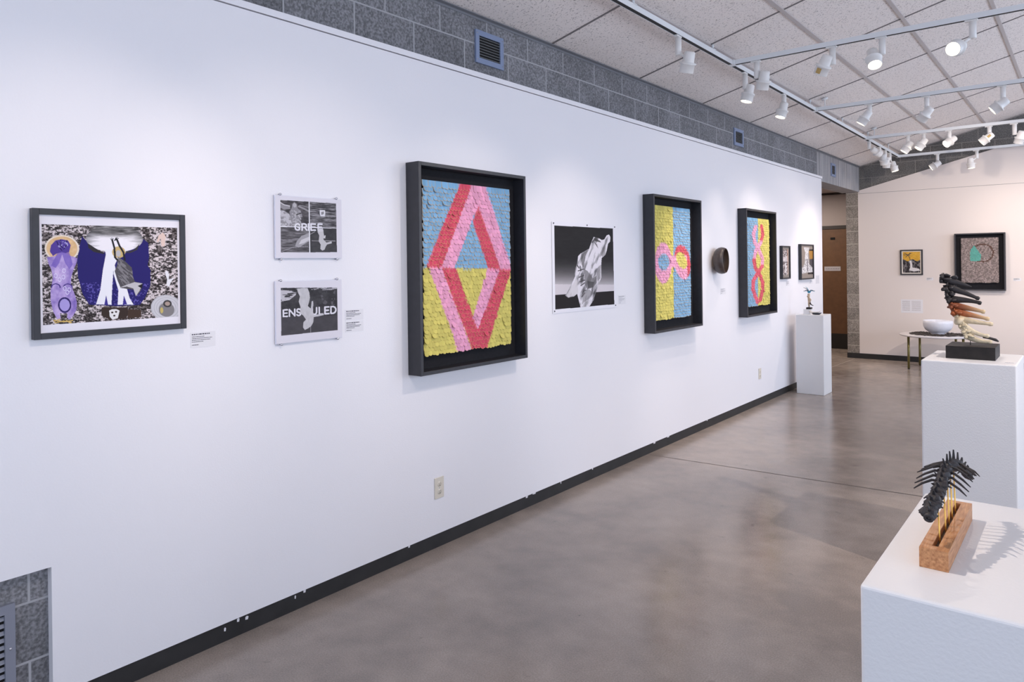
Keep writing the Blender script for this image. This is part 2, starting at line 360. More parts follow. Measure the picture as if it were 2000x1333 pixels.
def floor_mat():
    m = bpy.data.materials.new('polished concrete'); m.use_nodes = True; nt = m.node_tree; b = nt.nodes['Principled BSDF']; N = nt.nodes.new; Lk = nt.links.new
    tc = N('ShaderNodeTexCoord')
    def noise(s, d=5, dist=0):
        n = N('ShaderNodeTexNoise'); n.inputs['Scale'].default_value = s; n.inputs['Detail'].default_value = d; n.inputs['Distortion'].default_value = dist; Lk(tc.outputs['Object'], n.inputs['Vector']); return n
    n1 = noise(1.1, 6, .6); n2 = noise(7, 6); n3 = noise(160, 2); n4 = noise(9, 4, .3)
    r = N('ShaderNodeValToRGB'); e = r.color_ramp.elements; e[0].position = .36; e[0].color = (*lin((138, 127, 119)), 1); e[1].position = .66; e[1].color = (*lin((174, 160, 149)), 1)
    mm = N('ShaderNodeMath'); mm.operation = 'MULTIPLY_ADD'; mm.inputs[1].default_value = .32; Lk(n2.outputs['Fac'], mm.inputs[0])
    m2 = N('ShaderNodeMath'); m2.operation = 'MULTIPLY'; m2.inputs[1].default_value = .68; Lk(n1.outputs['Fac'], m2.inputs[0]); Lk(m2.outputs[0], mm.inputs[2]); Lk(mm.outputs[0], r.inputs[0])
    sp = N('ShaderNodeMapRange'); sp.inputs['From Min'].default_value = .3; sp.inputs['From Max'].default_value = .7; sp.inputs['To Min'].default_value = .84; sp.inputs['To Max'].default_value = 1.14; Lk(n3.outputs['Fac'], sp.inputs[0])
    st = N('ShaderNodeMapRange'); st.inputs['From Min'].default_value = .68; st.inputs['From Max'].default_value = .80; st.inputs['To Min'].default_value = 1; st.inputs['To Max'].default_value = .6; Lk(n4.outputs['Fac'], st.inputs[0])
    v1 = N('ShaderNodeVectorMath'); v1.operation = 'SCALE'; Lk(r.outputs[0], v1.inputs[0]); Lk(sp.outputs[0], v1.inputs['Scale'])
    v2 = N('ShaderNodeVectorMath'); v2.operation = 'SCALE'; Lk(v1.outputs[0], v2.inputs[0]); Lk(st.outputs[0], v2.inputs['Scale'])
    n5 = noise(38, 2); s5 = N('ShaderNodeMapRange'); s5.inputs['From Min'].default_value = .755; s5.inputs['From Max'].default_value = .79; s5.inputs['To Min'].default_value = 1; s5.inputs['To Max'].default_value = .55; Lk(n5.outputs['Fac'], s5.inputs[0])
    v3 = N('ShaderNodeVectorMath'); v3.operation = 'SCALE'; Lk(v2.outputs[0], v3.inputs[0]); Lk(s5.outputs[0], v3.inputs['Scale'])
    Lk(v3.outputs[0], b.inputs['Base Color'])
    rr = N('ShaderNodeMapRange'); rr.inputs['From Min'].default_value = .3; rr.inputs['From Max'].default_value = .7; rr.inputs['To Min'].default_value = .17; rr.inputs['To Max'].default_value = .27; Lk(n2.outputs['Fac'], rr.inputs[0])
    Lk(rr.outputs[0], b.inputs['Roughness']); b.inputs['Specular IOR Level'].default_value = .5
    bp = N('ShaderNodeBump'); bp.inputs['Strength'].default_value = .02; bp.inputs['Distance'].default_value = .002; Lk(n2.outputs['Fac'], bp.inputs['Height']); Lk(bp.outputs[0], b.inputs['Normal'])
    return m
M_floor = floor_mat()

# ------------------------------------------------------------------ room shell
YE = 12.381; SL = .2512
def cz(x): return 3.063+SL*(x+.04)
YB, XR = -3.0, 7.5
struct(MB().box((-3.2, YB-.2, -.15), (XR+.2, 14.2, 0)).build('floor', M_floor))
# saw joints in the slab
j = MB(); j.add([(0.01, 5.221, .0008), (7.4, 5.69, .0008), (7.4, 5.70, .0008), (0.01, 5.228, .0008)], ((0, 1, 2, 3),)); struct(j.build('trim_1', mat('saw joint', (70, 64, 62), .8)))
j = MB(); j.add([(-.185, 10.2, .0008), (-.12, 12.3, .0008), (-.112, 12.3, .0008), (-.177, 10.2, .0008)], ((0, 1, 2, 3),)); struct(j.build('trim_2', mat('pale saw joint', (170, 162, 154), .8)))
# left block wall
struct(MB().box((-.24, YB, 0), (-.04, 10.10, 3.075)).build('wall_left', M_cmu))
struct(MB().box((-.0395, .15, 0), (-.037, 1.02, .60)).build('wall_left_block', M_cmu_low))
# white gallery panel with the cut-out at the lower left
pl = MB(); Z0, Z1 = .0785, 2.707
def panel_prism(poly, x0, x1):
    n = len(poly); vs = [(x0, y, z) for y, z in poly]+[(x1, y, z) for y, z in poly]
    fs = [tuple(range(n)), tuple(range(2*n-1, n-1, -1))]+[(i, (i+1) % n, n+(i+1) % n, n+i) for i in range(n)]
    return vs, fs
pl.box((-.0365, YB, .5285), (0, 10.17, 2.672)); pl.box((-.0365, .921, Z0), (0, 10.17, .5285)); pl.box((-.0365, YB, Z0), (0, .20, .5285))
struct(pl.build('wall_left_panel', M_white))
struct(MB().box((-.0365, YB, 2.677), (.004, 10.20, Z1)).build('trim_3', M_white))
struct(MB().box((-.0365, YB, 2.672), (-.012, 10.168, 2.677)).build('trim_4', M_groove))
bb = MB().box((-.0365, .925, 0), (-.008, 10.165, .0785)); bb.box((-.0365, YB, 0), (-.008, .19, .0785))
struct(bb.build('baseboard_left', M_black))
# chips of white paint on the black base
ch = MB()
for y, z, s in ((1.62, .066, .016), (1.66, .06, .02), (1.56, .05, .012), (1.95, .070, .018), (1.90, .06, .010), (3.62, .070, .03), (3.7, .074, .05), (4.4, .072, .02), (5.35, .07, .05), (5.6, .073, .06), (6.4, .072, .03), (2.6, .072, .02), (4.0, .068, .012)):
    s *= .75; ch.add([(-.0072, y-s/2, z-.006), (-.0072, y+s*.3, z-.008), (-.0072, y+s/2, z+.004), (-.0072, y, z+.009), (-.0072, y-s/2, z+.005)], ((0, 1, 2, 3, 4),))
struct(ch.build('trim_5', M_card))
# lintel over the hall opening
struct(MB().box((-.30, 10.10, 2.655), (-.04, YE, 3.075)).build('wall_left_lintel', M_lintel))
# end wall
XW = -.06
pn = [(-.04, 2.707-.03)]
def xz_prism(b, poly, y0, y1):
    n = len(poly); vs = [(x, y0, z) for x, z in poly]+[(x, y1, z) for x, z in poly]
    b.add(vs, [tuple(range(n)), tuple(range(2*n-1, n-1, -1))]+[(i, (i+1) % n, n+(i+1) % n, n+i) for i in range(n)]); return b
b = MB(); b.box((-.06, YE+.02, 0), (XR, YE+.25, 5.05)); struct(b.build('wall_end', M_cmu_end))
struct(MB().box((-.24, YE, 0), (-.061, YE+.25, 2.655)).build('wall_end_pilaster', M_cmu_pil))
struct(xz_prism(MB(), [(-.06, .082), (XR, .082), (XR, 2.626), (-.06, 2.626)], YE-.004, YE+.02).build('wall_end_panel', M_white_end))
struct(xz_prism(MB(), [(-.06, 2.630), (XR, 2.630), (XR, 3.20), (2.05, 3.185), (1.868, 3.175), (-.06, 2.677)], YE-.004, YE+.02).build('wall_end_gable', M_white_end))
struct(MB().box((-.06, YE, 2.6255), (XR, YE+.01, 2.6305)).build('trim_6', M_groove))
struct(MB().box((-.245, YE-.012, 0), (XR, YE-.0045, .082)).build('baseboard_end', M_black))
# side hall seen through the opening
struct(MB().box((-3.0, 13.566, 0), (-.06, 13.75, 2.9)).build('wall_hall_end', M_hallwall))
struct(MB().box((-3.1, 10.0, 0), (-3.0, 13.75, 2.9)).build('wall_hall_left', M_hallwall))
struct(MB().box((-3.0, 9.9, 0), (-.24, 10.10, 2.9)).build('wall_hall_near', M_hallwall))
struct(MB().box((-.24, 12.64, 0), (-.06, 13.566, 2.9)).build('wall_hall_right', M_hallwall))
struct(MB().box((-3.1, 10.0, 2.78), (-.30, 13.75, 2.9)).build('ceiling_hall', M_hallwall))
struct(MB().box((-3.0, 13.53, 2.745), (-.24, 13.565, 2.775)).build('trim_7', M_doorframe))
dr = thing('door_1', (-1.0, 13.56, 0), 'brown wooden door with a dark frame at the end of the side hall', 'door'); del dr['category']; dr['kind'] = 'structure'
MB().box((-1.42, 13.535, .27), (-.50, 13.56, 2.13)).build('door_leaf', M_door, dr)
MB().box((-1.42, 13.525, .006), (-.50, 13.56, .27)).build('kick_plate', mat('black kick plate', (22, 19, 18), .5), dr)
k = MB(); k.box((-1.49, 13.52, 0), (-1.42, 13.566, 2.19)); k.box((-.50, 13.52, 0), (-.43, 13.566, 2.19)); k.box((-1.42, 13.52, 2.13), (-.50, 13.566, 2.19)); k.build('door_frame', M_doorframe, dr)
MB().box((-.79, 13.528, 1.941), (-.714, 13.535, 1.981)).build('room_number_plate', M_dark, dr)
M_sign = mat('pale grey sign', (176, 172, 178), .5)
sg = MB().box((-.898, 13.528, 1.385), (-.625, 13.5345, 1.463)).build('door_sign', M_sign, dr)
k = MB()
for i in range(16):
    x = -.87+i*.0142; k.box((x, 13.5272, 1.417), (x+.0095, 13.5278, 1.417+.006+.006*(i % 3 == 0)))
k.build('door_sign_text', M_ink, sg)
# right and back walls with the windows that light the room
b = MB(); ys = [YB]+[v for p in WINS for v in p]+[YE+.25]
b.box((XR, YB-.2, 0), (XR+.2, YE+.25, .75)); b.box((XR, YB-.2, 3.15), (XR+.2, YE+.25, 5.05))
for i in range(0, len(ys), 2): b.box((XR, ys[i], .75), (XR+.2, ys[i+1], 3.15))
struct(b.build('wall_right', M_white_end))
for i, (a, c_) in enumerate(WINS):
    k = MB(); k.box((XR+.02, a, .75), (XR+.08, a+.05, 3.15)); k.box((XR+.02, c_-.05, .75), (XR+.08, c_, 3.15)); k.box((XR+.02, a, .75), (XR+.08, c_, .80)); k.box((XR+.02, a, 3.10), (XR+.08, c_, 3.15)); k.box((XR+.02, (a+c_)/2-.025, .75), (XR+.08, (a+c_)/2+.025, 3.15))
    struct(k.build('window_%d' % (i+1), M_track))
b = MB(); b.box((-.24, YB-.2, 0), (XR, YB, .65)); b.box((-.24, YB-.2, 2.85), (XR, YB, 5.05))
for a, c_ in ((-.24, .4), (2.9, 3.4), (6.2, XR)): b.box((a, YB-.2, .65), (c_, YB, 2.85))
struct(b.build('wall_back', M_white_end))
for i, (a, c_) in enumerate(((.4, 2.9), (3.4, 6.2))):
    k = MB(); k.box((a, YB-.1, .65), (a+.05, YB-.04, 2.85)); k.box((c_-.05, YB-.1, .65), (c_, YB-.04, 2.85)); k.box((a, YB-.1, .65), (c_, YB-.04, .70)); k.box((a, YB-.1, 2.80), (c_, YB-.04, 2.85))
    struct(k.build('window_%d' % (i+5), M_track))
hl = bpy.data.lights.new('hall_fill_light', 'AREA'); hl.size = .6; hl.energy = 42; hl.color = (1, .86, .74)  # unseen area light added to brighten the side hall, no fixture modelled
ho = bpy.data.objects.new('hall_fill_light', hl); C.objects.link(ho); ho.location = (-1.4, 12.2, 2.74)
# sloping ceiling of lay-in tiles
def slab(b, x0, x1, y0, y1, t0, t1):
    b.add([(x0, y0, cz(x0)+t0), (x1, y0, cz(x1)+t0), (x1, y1, cz(x1)+t0), (x0, y1, cz(x0)+t0), (x0, y0, cz(x0)+t1), (x1, y0, cz(x1)+t1), (x1, y1, cz(x1)+t1), (x0, y1, cz(x0)+t1)],
          ((3, 2, 1, 0), (4, 5, 6, 7), (0, 1, 5, 4), (1, 2, 6, 5), (2, 3, 7, 6), (3, 0, 4, 7))); return b
struct(slab(MB(), -.24, XR+.2, YB-.2, YE+.25, .002, .12).build('ceiling', M_tile))
g = MB()
for x in [.575+.548*i for i in range(13)]: slab(g, x-.013, x+.013, YB, YE+.02, -.008, .002)
struct(g.build('trim_8', M_tbar))
g = MB()
y = 3.9877-1.2192*6
while y < YE: slab(g, -.02, XR, y-.007, y+.007, -.003, .002); y += 1.2192
struct(g.build('trim_9', mat('cross tee enamel', (120, 115, 115), .6)))
g = MB(); slab(g, -.04, -.018, YB, YE, -.010, -.006); g.box((-.04, YB, 3.040), (-.037, YE, 3.056)); struct(g.build('trim_10', mat('shaded wall angle', (118, 120, 126), .5)))  # wall moulding; its dark grey carries the shadow line under the ceiling
g = MB(); slab(g, -.04, XR, YE, YE+.02, -.008, -.004); struct(g.build('trim_11', M_tbar))

# ------------------------------------------------------------------ vents and grille
def vent(y0, y1, z0, z1, label):
    x = -.040; t = thing('wall_vent', (x, (y0+y1)/2, z0), label, 'vent', 'grey vents high in the block wall'); fr = .032
    MB().box((x+.0003, y0+.01, z0+.01), (x+.002, y1-.01, z1-.01)).build('backing', M_dark, t)
    frame_ring(MB(), 'x', x, x+.012, y0, y1, z0, z1, fr).build('frame', M_vent, t)
    n = 8
    for i in range(n):
        zz = z0+fr+(z1-z0-2*fr)*(i+.35)/n
        MB().box((x+.002, y0+fr, zz-.0014), (x+.011, y1-fr, zz+.0014)).build('slat', M_slat, t)
    for yy in (y0+.012, y1-.012):
        for zz in (z0+.02, z1-.02): MB().lathe([(0, .0), (.004, 0), (.003, .003), (0, .003)], (x+.012, yy, zz), (1, 0, 0), 8).build('screw', M_steel, t)
vent(3.208, 3.468, 2.778, 2.976, 'grey louvred vent in the block strip above the first black shadow box, nearest the camera')
vent(7.208, 7.462, 2.774, 2.952, 'grey louvred vent in the block strip above the small pictures, middle of the three')
vent(10.77, 10.99, 2.770, 2.955, 'small grey vent in the smooth concrete lintel over the hall opening')
t = thing('floor_grille', (-.037, .5, .164), 'grey blue louvred return grille inside the cut-out at lower left', 'grille')
x = -.037
k = MB(); k.box((x, .30, .06), (x+.012, .335, .435)); k.box((x, .789, .06), (x+.012, .819, .435)); k.box((x, .335, .404), (x+.012, .789, .435)); k.box((x, .30, .03), (x+.012, .819, .06)); k.build('frame', M_grille, t)
MB().box((x, .33, .06), (x+.001, .79, .41)).build('backing', M_dark, t)
for i in range(14):
    zz = .068+i*.0242
    MB().box((x+.001, .335, zz), (x+.0025, .789, zz+.022), Matrix.Rotation(-.55, 3, 'Y'), (x+.002, 0, zz+.011)).build('slat', M_grille, t)
MB().lathe([(0, 0), (.005, 0), (.004, .003), (0, .004)], (x+.012, .804, .285), (1, 0, 0), 10).build('screw', M_steel, t)

# ------------------------------------------------------------------ outlets
def outlet(yc, zc_, label):
    t = thing('wall_outlet', (0, yc, zc_-.06), label, 'outlet', 'ivory outlets on the white wall')
    MB().box((0, yc-.035, zc_-.058), (.006, yc+.035, zc_+.058)).build('cover_plate', M_ivory, t, bevel=.002)
    for s in (-1, 1):
        c = zc_+s*.021; k = MB(); k.lathe([(0, .0085), (.0135, .0085), (.0145, .006)], (0, yc, c), (1, 0, 0), 20); r_ = k.build('receptacle', M_ivory, t)
        h = MB(); h.box((.0084, yc-.007, c+.0), (.0088, yc-.005, c+.009)); h.box((.0084, yc+.005, c+.0), (.0088, yc+.007, c+.008)); h.lathe([(0, .0088), (.0024, .0088)], (0, yc, c-.006), (1, 0, 0), 10); h.build('slots', M_hole, r_)
    MB().lathe([(0, .0085), (.002, .008), (.0025, .006)], (0, yc, zc_), (1, 0, 0), 10).build('screw', M_steel, t)
outlet(2.819, .331, 'ivory outlet low on the white wall under the diamond shadow box')
outlet(7.765, .340, 'ivory outlet low on the white wall near the far narrow pedestal')

# ------------------------------------------------------------------ framed print with the purple figure
def art_purple(I, X, Y, U, V):
    I[:] = (236, 232, 240)
    im = inpoly(X, Y, [(332, 285), (1402, 303), (1402, 1003), (335, 1080)])
    n = fbm(X/17, Y/10, 3, 5); n2 = fbm(X/7, Y/5, 9, 3); v = np.clip((n-.47)*5+.35+(n2-.5)*2.4, 0, 1)
    rock = np.stack([45+175*v, 38+170*v, 38+172*v], -1); I[im] = rock[im]
    d = fbm(X/60, Y/40, 21, 3) < .40; paint(I, im & d, (38, 30, 28), .55)
    def P(p, c, a=1): paint(I, im & inpoly(X, Y, p), c, a)
    P([(650, 378), (700, 430), (800, 500), (985, 510), (1090, 440), (1120, 383), (1172, 425), (1178, 540), (1165, 600), (1188, 640), (1185, 760), (1140, 860), (1100, 915), (905, 925), (700, 915), (650, 830), (615, 700), (610, 560), (625, 470)], (38, 29, 104))
    lo = im & inpoly(X, Y, [(640, 740), (1185, 740), (1100, 915), (700, 915)]) & (fbm(X/12, Y/10, 5) > .62) & (I[..., 2] > 100) & (I[..., 0] < 80); paint(I, lo, (95, 85, 170))
    e = inell(X, Y, 905, 395, 225, 105); m = im & (e < 1); st = np.clip(1.15-e*.55-(400-Y)/260+.5*(fbm(X/70, Y/8, 4)-.5), .12, 1)
    I[m] = (np.stack([st*245, st*240, st*245], -1))[m]
    e2 = inell(X, Y, 905, 325, 225, 75); m = im & (e2 < 1); st = .12+.75*fbm(X/60, Y/6, 14); al = (np.clip((1-e2)*1.6, 0, 1)*np.clip((392-Y)/45, 0, 1))[..., None]; I[m] = (I*(1-al)+np.stack([st*215, st*210, st*210], -1)*al)[m]
    P([(692, 430), (770, 480), (830, 510), (815, 515), (740, 500), (700, 470)], (50, 45, 48)); P([(985, 505), (1060, 480), (1105, 430), (1085, 480), (1030, 505)], (60, 55, 55))
    P([(830, 480), (1000, 480), (925, 560), (897, 620), (885, 760), (876, 915), (755, 912), (790, 800), (812, 640), (836, 520)], (240, 238, 245))
    P([(897, 560), (915, 650), (940, 740), (1000, 790), (1020, 860), (1050, 912), (925, 915), (932, 800), (895, 670)], (240, 238, 245))
    P([(820, 915), (835, 840), (850, 915)], (60, 48, 140)); P([(965, 915), (975, 840), (1000, 910)], (60, 48, 140))
    e = inell(X, Y, 938, 500, 52, 45); paint(I, im & (e < 1), (206, 178, 120))
    P([(930, 535), (985, 570), (1040, 620), (1048, 690), (1062, 730), (1105, 742), (1125, 745), (1110, 800), (1070, 848), (1052, 795), (950, 782), (925, 720), (905, 650), (925, 600)], (84, 80, 84))
    m = im & inpoly(X, Y, [(930, 535), (1040, 620), (1055, 730), (950, 782), (925, 650)]) & (fbm((X-Y)/14, Y/30, 8) > .52); paint(I, m, (130, 126, 130))
    P([(940, 780), (1000, 755), (1060, 735), (1125, 745), (1100, 800), (1070, 845), (1050, 785), (1000, 770)], (196, 192, 196)); P([(1085, 765), (1125, 745), (1118, 785)], (30, 28, 32))
    for p in ([(888, 405), (905, 470), (908, 540), (925, 560)], [(925, 400), (945, 450), (975, 500), (985, 560)]): paint(I, im & stroke(X, Y, p, 15), (38, 34, 38))
    for a in ((875, 395), (885, 388), (897, 392), (918, 385), (928, 382), (938, 390)): paint(I, im & stroke(X, Y, [(905 if a[0] > 900 else 890, 410), a], 5), (30, 28, 32))
    paint(I, im & (inell(X, Y, 935, 510, 19, 26) < 1), (190, 186, 190))
    # moon and purple figure
    e = inell(X, Y, 491, 475, 136, 106); paint(I, im & (e < 1), (236, 222, 206)); m = im & (e < .8); w_ = fbm(X/40, Y/30, 2); I[m] = (np.stack([205+40*w_, 165+45*w_, 115+50*w_], -1))[m]
    body = [(372, 545), (415, 540), (455, 530), (480, 500), (515, 500), (545, 530), (585, 540), (612, 552), (604, 590), (580, 640), (562, 700), (558, 760), (590, 840), (605, 900), (600, 960), (570, 1010), (545, 1032), (525, 1020), (530, 985), (470, 985), (478, 1030), (450, 1034), (420, 980), (400, 900), (397, 820), (410, 750), (418, 700), (405, 640), (385, 600)]
    m = im & inpoly(X, Y, body); s_ = fbm(X/45, Y/60, 12, 4); s_ = .25+1.1*(s_-.2)+.2*np.cos((X-490)/60); s_ = np.clip(s_, 0, 1)
    I[m] = (np.stack([95+115*s_, 72+115*s_, 165+65*s_], -1))[m]
    P([(440, 540), (470, 470), (490, 500), (500, 500), (530, 460), (560, 540), (575, 600), (548, 640), (515, 590), (492, 520), (468, 590), (440, 630), (405, 610)], (118, 95, 185), .75)
    P([(395, 500), (405, 450), (440, 412), (490, 402), (540, 412), (560, 450), (548, 500), (520, 512), (490, 505), (450, 515), (420, 535)], (84, 62, 150))
    for p in ([(450, 420), (465, 460), (490, 490)], [(480, 405), (480, 450), (495, 470)], [(530, 410), (525, 450), (505, 480)]): paint(I, im & stroke(X, Y, p, 7), (40, 25, 80))
    m = im & (inell(X, Y, 495, 445, 45, 26) < 1) & (fbm(X/16, Y/16, 31) > .5); paint(I, m, (170, 160, 215))
    for cx, cy in ((440, 780), (535, 780)):
        e = inell(X, Y, cx, cy, 38, 30); m = im & (e < 1) & (e > .55) & (Y < cy+5); paint(I, m, (70, 50, 130))
    e = inell(X, Y, 508, 920, 52, 62); m = im & (e < 1) & (e > .6); paint(I, m, (48, 32, 100)); paint(I, im & (e < .6), (172, 158, 220))
    for cx, cy in ((440, 690), (505, 650), (500, 700), (470, 720), (530, 820), (510, 790), (545, 800)):
        e = inell(X, Y, cx, cy, 14, 18); paint(I, im & (e < 1) & (e > .5), (226, 220, 245))
    for p in ([(420, 1040), (500, 1052), (570, 1040)], [(430, 1060), (500, 1045), (560, 1055)], [(425, 1050), (470, 1030)], [(560, 1065), (520, 1040)]): paint(I, im & stroke(X, Y, p, 7), (215, 180, 100))
    # small motifs on the right and below
    P([(1238, 415), (1255, 365), (1290, 340), (1310, 370), (1302, 450), (1275, 450), (1272, 385), (1250, 420)], (226, 200, 190))
    P([(1300, 655), (1318, 640), (1335, 670), (1330, 710), (1375, 700), (1345, 735), (1335, 768), (1310, 760), (1318, 710)], (232, 230, 236))
    P([(800, 935), (1005, 935), (1010, 985), (990, 1022), (870, 1035), (795, 1000)], (58, 44, 38)); P([(1010, 945), (1110, 955), (1108, 1010), (1000, 1020)], (70, 52, 42))
    e = inell(X, Y, 1308, 935, 122, 102); m = im & (e < 1); w_ = .7+.3*np.sin(np.sqrt(e)*38); I[m] = (np.stack([178+30*w_, 176+30*w_, 182+30*w_], -1))[m]
    e = inell(X, Y, 1310, 950, 62, 55); paint(I, im & (e < 1), (132, 128, 130)); e = inell(X, Y, 1318, 902, 34, 28); paint(I, im & (e < 1), (62, 58, 60)); paint(I, im & (e < .35), (170, 150, 140))
    paint(I, im & (inell(X, Y, 1272, 955, 12, 24) < 1), (200, 180, 110))
    P([(858, 960), (880, 950), (915, 948), (940, 960), (925, 1020), (885, 1032), (862, 1010)], (232, 230, 230))
    for cx, cy in ((882, 975), (912, 970), (898, 1000)): paint(I, im & (inell(X, Y, cx, cy, 9, 7) < 1), (60, 46, 40))
t = thing('framed_print', (0, 1.13, 1.323), 'black-framed print of a purple figure and mushroom cloud, far left of the wall', 'picture')
frame_ring(MB(), 'x', .001, .028, .869, 1.397, 1.323, 1.773, .021).build('frame', M_frame, t, bevel=.0012)
raster('print', 'x', .019, .889, 1.377, 1.343, 1.753, 460, 380, [(305, 205), (1420, 240), (1420, 1058), (310, 1147)], art_purple, M_glossprint, t)
MB().box((.001, .885, 1.34), (.017, 1.38, 1.757)).build('backing', M_card, t)

# ------------------------------------------------------------------ two frameless prints with words
def water(I, m, X, Y, seed, lo, hi, sx=60, sy=8):
    v = np.clip((fbm(X/sx, Y/sy, seed, 5)-.3)*2.2, 0, 1)[..., None]; J = np.array(lo)*(1-v)+np.array(hi)*v; I[m] = J[m]
def art_grief(I, X, Y, U, V):
    I[:] = (226, 222, 230); im = inpoly(X, Y, [(690, 120), (1125, 140), (1128, 525), (693, 528)]); paint(I, im, (240, 238, 242))
    q1 = inpoly(X, Y, [(692, 122), (911, 131), (911, 327), (692, 324)]); water(I, q1, X, Y, 1, (60, 56, 58), (110, 105, 108), 40, 14)
    paint(I, q1 & inpoly(X, Y, [(692, 200), (720, 205), (760, 230), (785, 300), (780, 324), (692, 324)]), (196, 192, 198)); m = q1 & inpoly(X, Y, [(692, 200), (760, 230), (785, 324), (692, 324)]) & (fbm(X/22, Y/22, 6) > .55); paint(I, m, (150, 146, 150))
    paint(I, q1 & inpoly(X, Y, [(692, 138), (720, 155), (765, 165), (770, 190), (720, 195), (692, 180)]), (150, 146, 150)); paint(I, q1 & stroke(X, Y, [(692, 140), (720, 158), (765, 168)], 7), (210, 206, 210))
    paint(I, q1 & stroke(X, Y, [(835, 170), (870, 185), (910, 205)], 14), (168, 164, 168), .8); paint(I, q1 & stroke(X, Y, [(840, 160), (910, 175)], 5), (150, 146, 150))
    paint(I, q1 & inpoly(X, Y, [(778, 185), (785, 150), (800, 134), (818, 145), (826, 185), (850, 205), (862, 250), (840, 262), (852, 300), (845, 327), (785, 324), (770, 270), (762, 210)]), (146, 142, 146))
    paint(I, q1 & (inell(X, Y, 803, 158, 14, 20) < 1), (186, 182, 186)); paint(I, q1 & stroke(X, Y, [(785, 150), (800, 136), (818, 150), (826, 180)], 6), (110, 104, 106)); m = q1 & inpoly(X, Y, [(778, 200), (850, 205), (852, 300), (785, 324)]) & (fbm(X/10, Y/12, 18) > .56); paint(I, m, (186, 182, 186)); paint(I, q1 & stroke(X, Y, [(815, 235), (850, 222)], 8), (60, 56, 58))
    q2 = inpoly(X, Y, [(918, 131), (1125, 141), (1126, 334), (918, 329)]); water(I, q2, X, Y, 2, (56, 53, 56), (170, 166, 170), 50, 8)
    paint(I, q2 & inpoly(X, Y, [(996, 195), (1036, 195), (1040, 215), (1036, 246), (1002, 244), (995, 220)]), (225, 222, 228)); paint(I, q2 & inpoly(X, Y, [(1006, 212), (1028, 205), (1028, 225), (1010, 235)]), (140, 136, 140))
    q3 = inpoly(X, Y, [(692, 331), (911, 331), (911, 527), (692, 527)]); water(I, q3, X, Y, 3, (70, 66, 68), (140, 136, 140), 55, 10)
    paint(I, q3 & inpoly(X, Y, [(802, 478), (815, 440), (850, 400), (911, 375), (911, 440), (870, 465), (830, 490)]), (168, 164, 168)); paint(I, q3 & inpoly(X, Y, [(830, 465), (850, 430), (911, 405), (911, 430), (870, 455)]), (210, 206, 210)); paint(I, q3 & stroke(X, Y, [(700, 520), (780, 490), (900, 480)], 6), (175, 170, 175), .7)
    q4 = inpoly(X, Y, [(918, 336), (1126, 338), (1127, 525), (918, 527)]); water(I, q4, X, Y, 4, (52, 50, 52), (74, 71, 73), 60, 40)
    paint(I, q4 & inpoly(X, Y, [(975, 345), (1005, 340), (1022, 360), (1028, 400), (1022, 425), (1045, 450), (1085, 440), (1088, 455), (1050, 465), (1040, 480), (1030, 505), (1012, 513), (997, 500), (1000, 465), (985, 440), (990, 395), (978, 370)]), (200, 197, 200))
    paint(I, q4 & inpoly(X, Y, [(1022, 415), (1032, 392), (1040, 395), (1036, 418)]), (210, 207, 210))
    paint(I, q4 & stroke(X, Y, [(932, 436), (985, 438)], 4), (170, 166, 170)); paint(I, q4 & stroke(X, Y, [(1030, 436), (1115, 437)], 4), (170, 166, 170)); paint(I, q4 & stroke(X, Y, [(920, 385), (955, 366)], 5), (150, 146, 150))
    m = word(X, Y, 'GRIEF', [(803, 840), (855, 895), (903, 911), (924, 962), (980, 1014)], lambda x: 305+(x-800)*.005, lambda x: 354+(x-800)*-.005, 12); paint(I, m & im, (232, 229, 236))
    paint(I, q4 & inpoly(X, Y, [(975, 342), (1018, 338), (1024, 362), (985, 366)]), (214, 211, 216))
def art_ens(I, X, Y, U, V):
    I[:] = (226, 222, 230); im = inpoly(X, Y, [(697, 793), (1133, 793), (1133, 1122), (697, 1164)])
    water(I, im, X, Y, 5, (50, 48, 50), (72, 69, 72), 40, 30); paint(I, im & (Y > 1010), (84, 80, 84), .6)
    m = im & inpoly(X, Y, [(697, 800), (830, 795), (812, 850), (760, 890), (697, 905)]); w_ = fbm(X/60+Y/90, Y/11, 9, 4) > .5; paint(I, m & w_, (196, 192, 198)); m = im & (Y < 812) & (X > 920) & (fbm(X/40, Y/5, 3) > .5); paint(I, m, (180, 176, 182))
    m = im & inpoly(X, Y, [(1000, 830), (1120, 810), (1110, 930), (1020, 920)]) & (fbm(X/26, Y/26, 77, 4) > .55); paint(I, m, (92, 89, 93))
    m = word(X, Y, 'ENSOULED', [(712, 748), (760, 806), (818, 850), (862, 915), (936, 975), (990, 1022), (1034, 1068), (1080, 1122)], lambda x: 966-(x-708)*.066, lambda x: 1016-(x-708)*.062, 12); paint(I, m & im, (228, 225, 232))
    fig = [(822, 800), (868, 795), (905, 797), (918, 830), (922, 870), (915, 905), (905, 935), (928, 955), (935, 900), (946, 895), (948, 930), (940, 965), (950, 1005), (990, 1000), (1025, 990), (1028, 1005), (985, 1015), (950, 1020), (946, 1060), (930, 1090), (905, 1108), (880, 1120), (866, 1100), (870, 1060), (890, 1040), (870, 1010), (845, 990), (848, 940), (835, 900), (845, 860), (830, 830)]
    m = im & inpoly(X, Y, fig); v = (188+26*fbm(X/14, Y/30, 5))[..., None]*np.array([1, .985, 1.0]); I[m] = v[m]
    paint(I, im & stroke(X, Y, [(925, 1095), (925, 1138)], 4), (150, 146, 150))
def clip_(t, y, z):
    c = MB(); c.lathe([(0, .020), (.004, .020), (.0062, .016), (.0062, .012), (.003, .010), (.003, 0)], (0, y, z), (1, 0, 0), 12); c.build('clip', M_steel, t)
t = thing('frameless_print', (0, 1.99, 1.601), 'white clip-mounted print reading GRIEF, upper of the stacked pair', 'picture', 'pair of clip-mounted word prints')
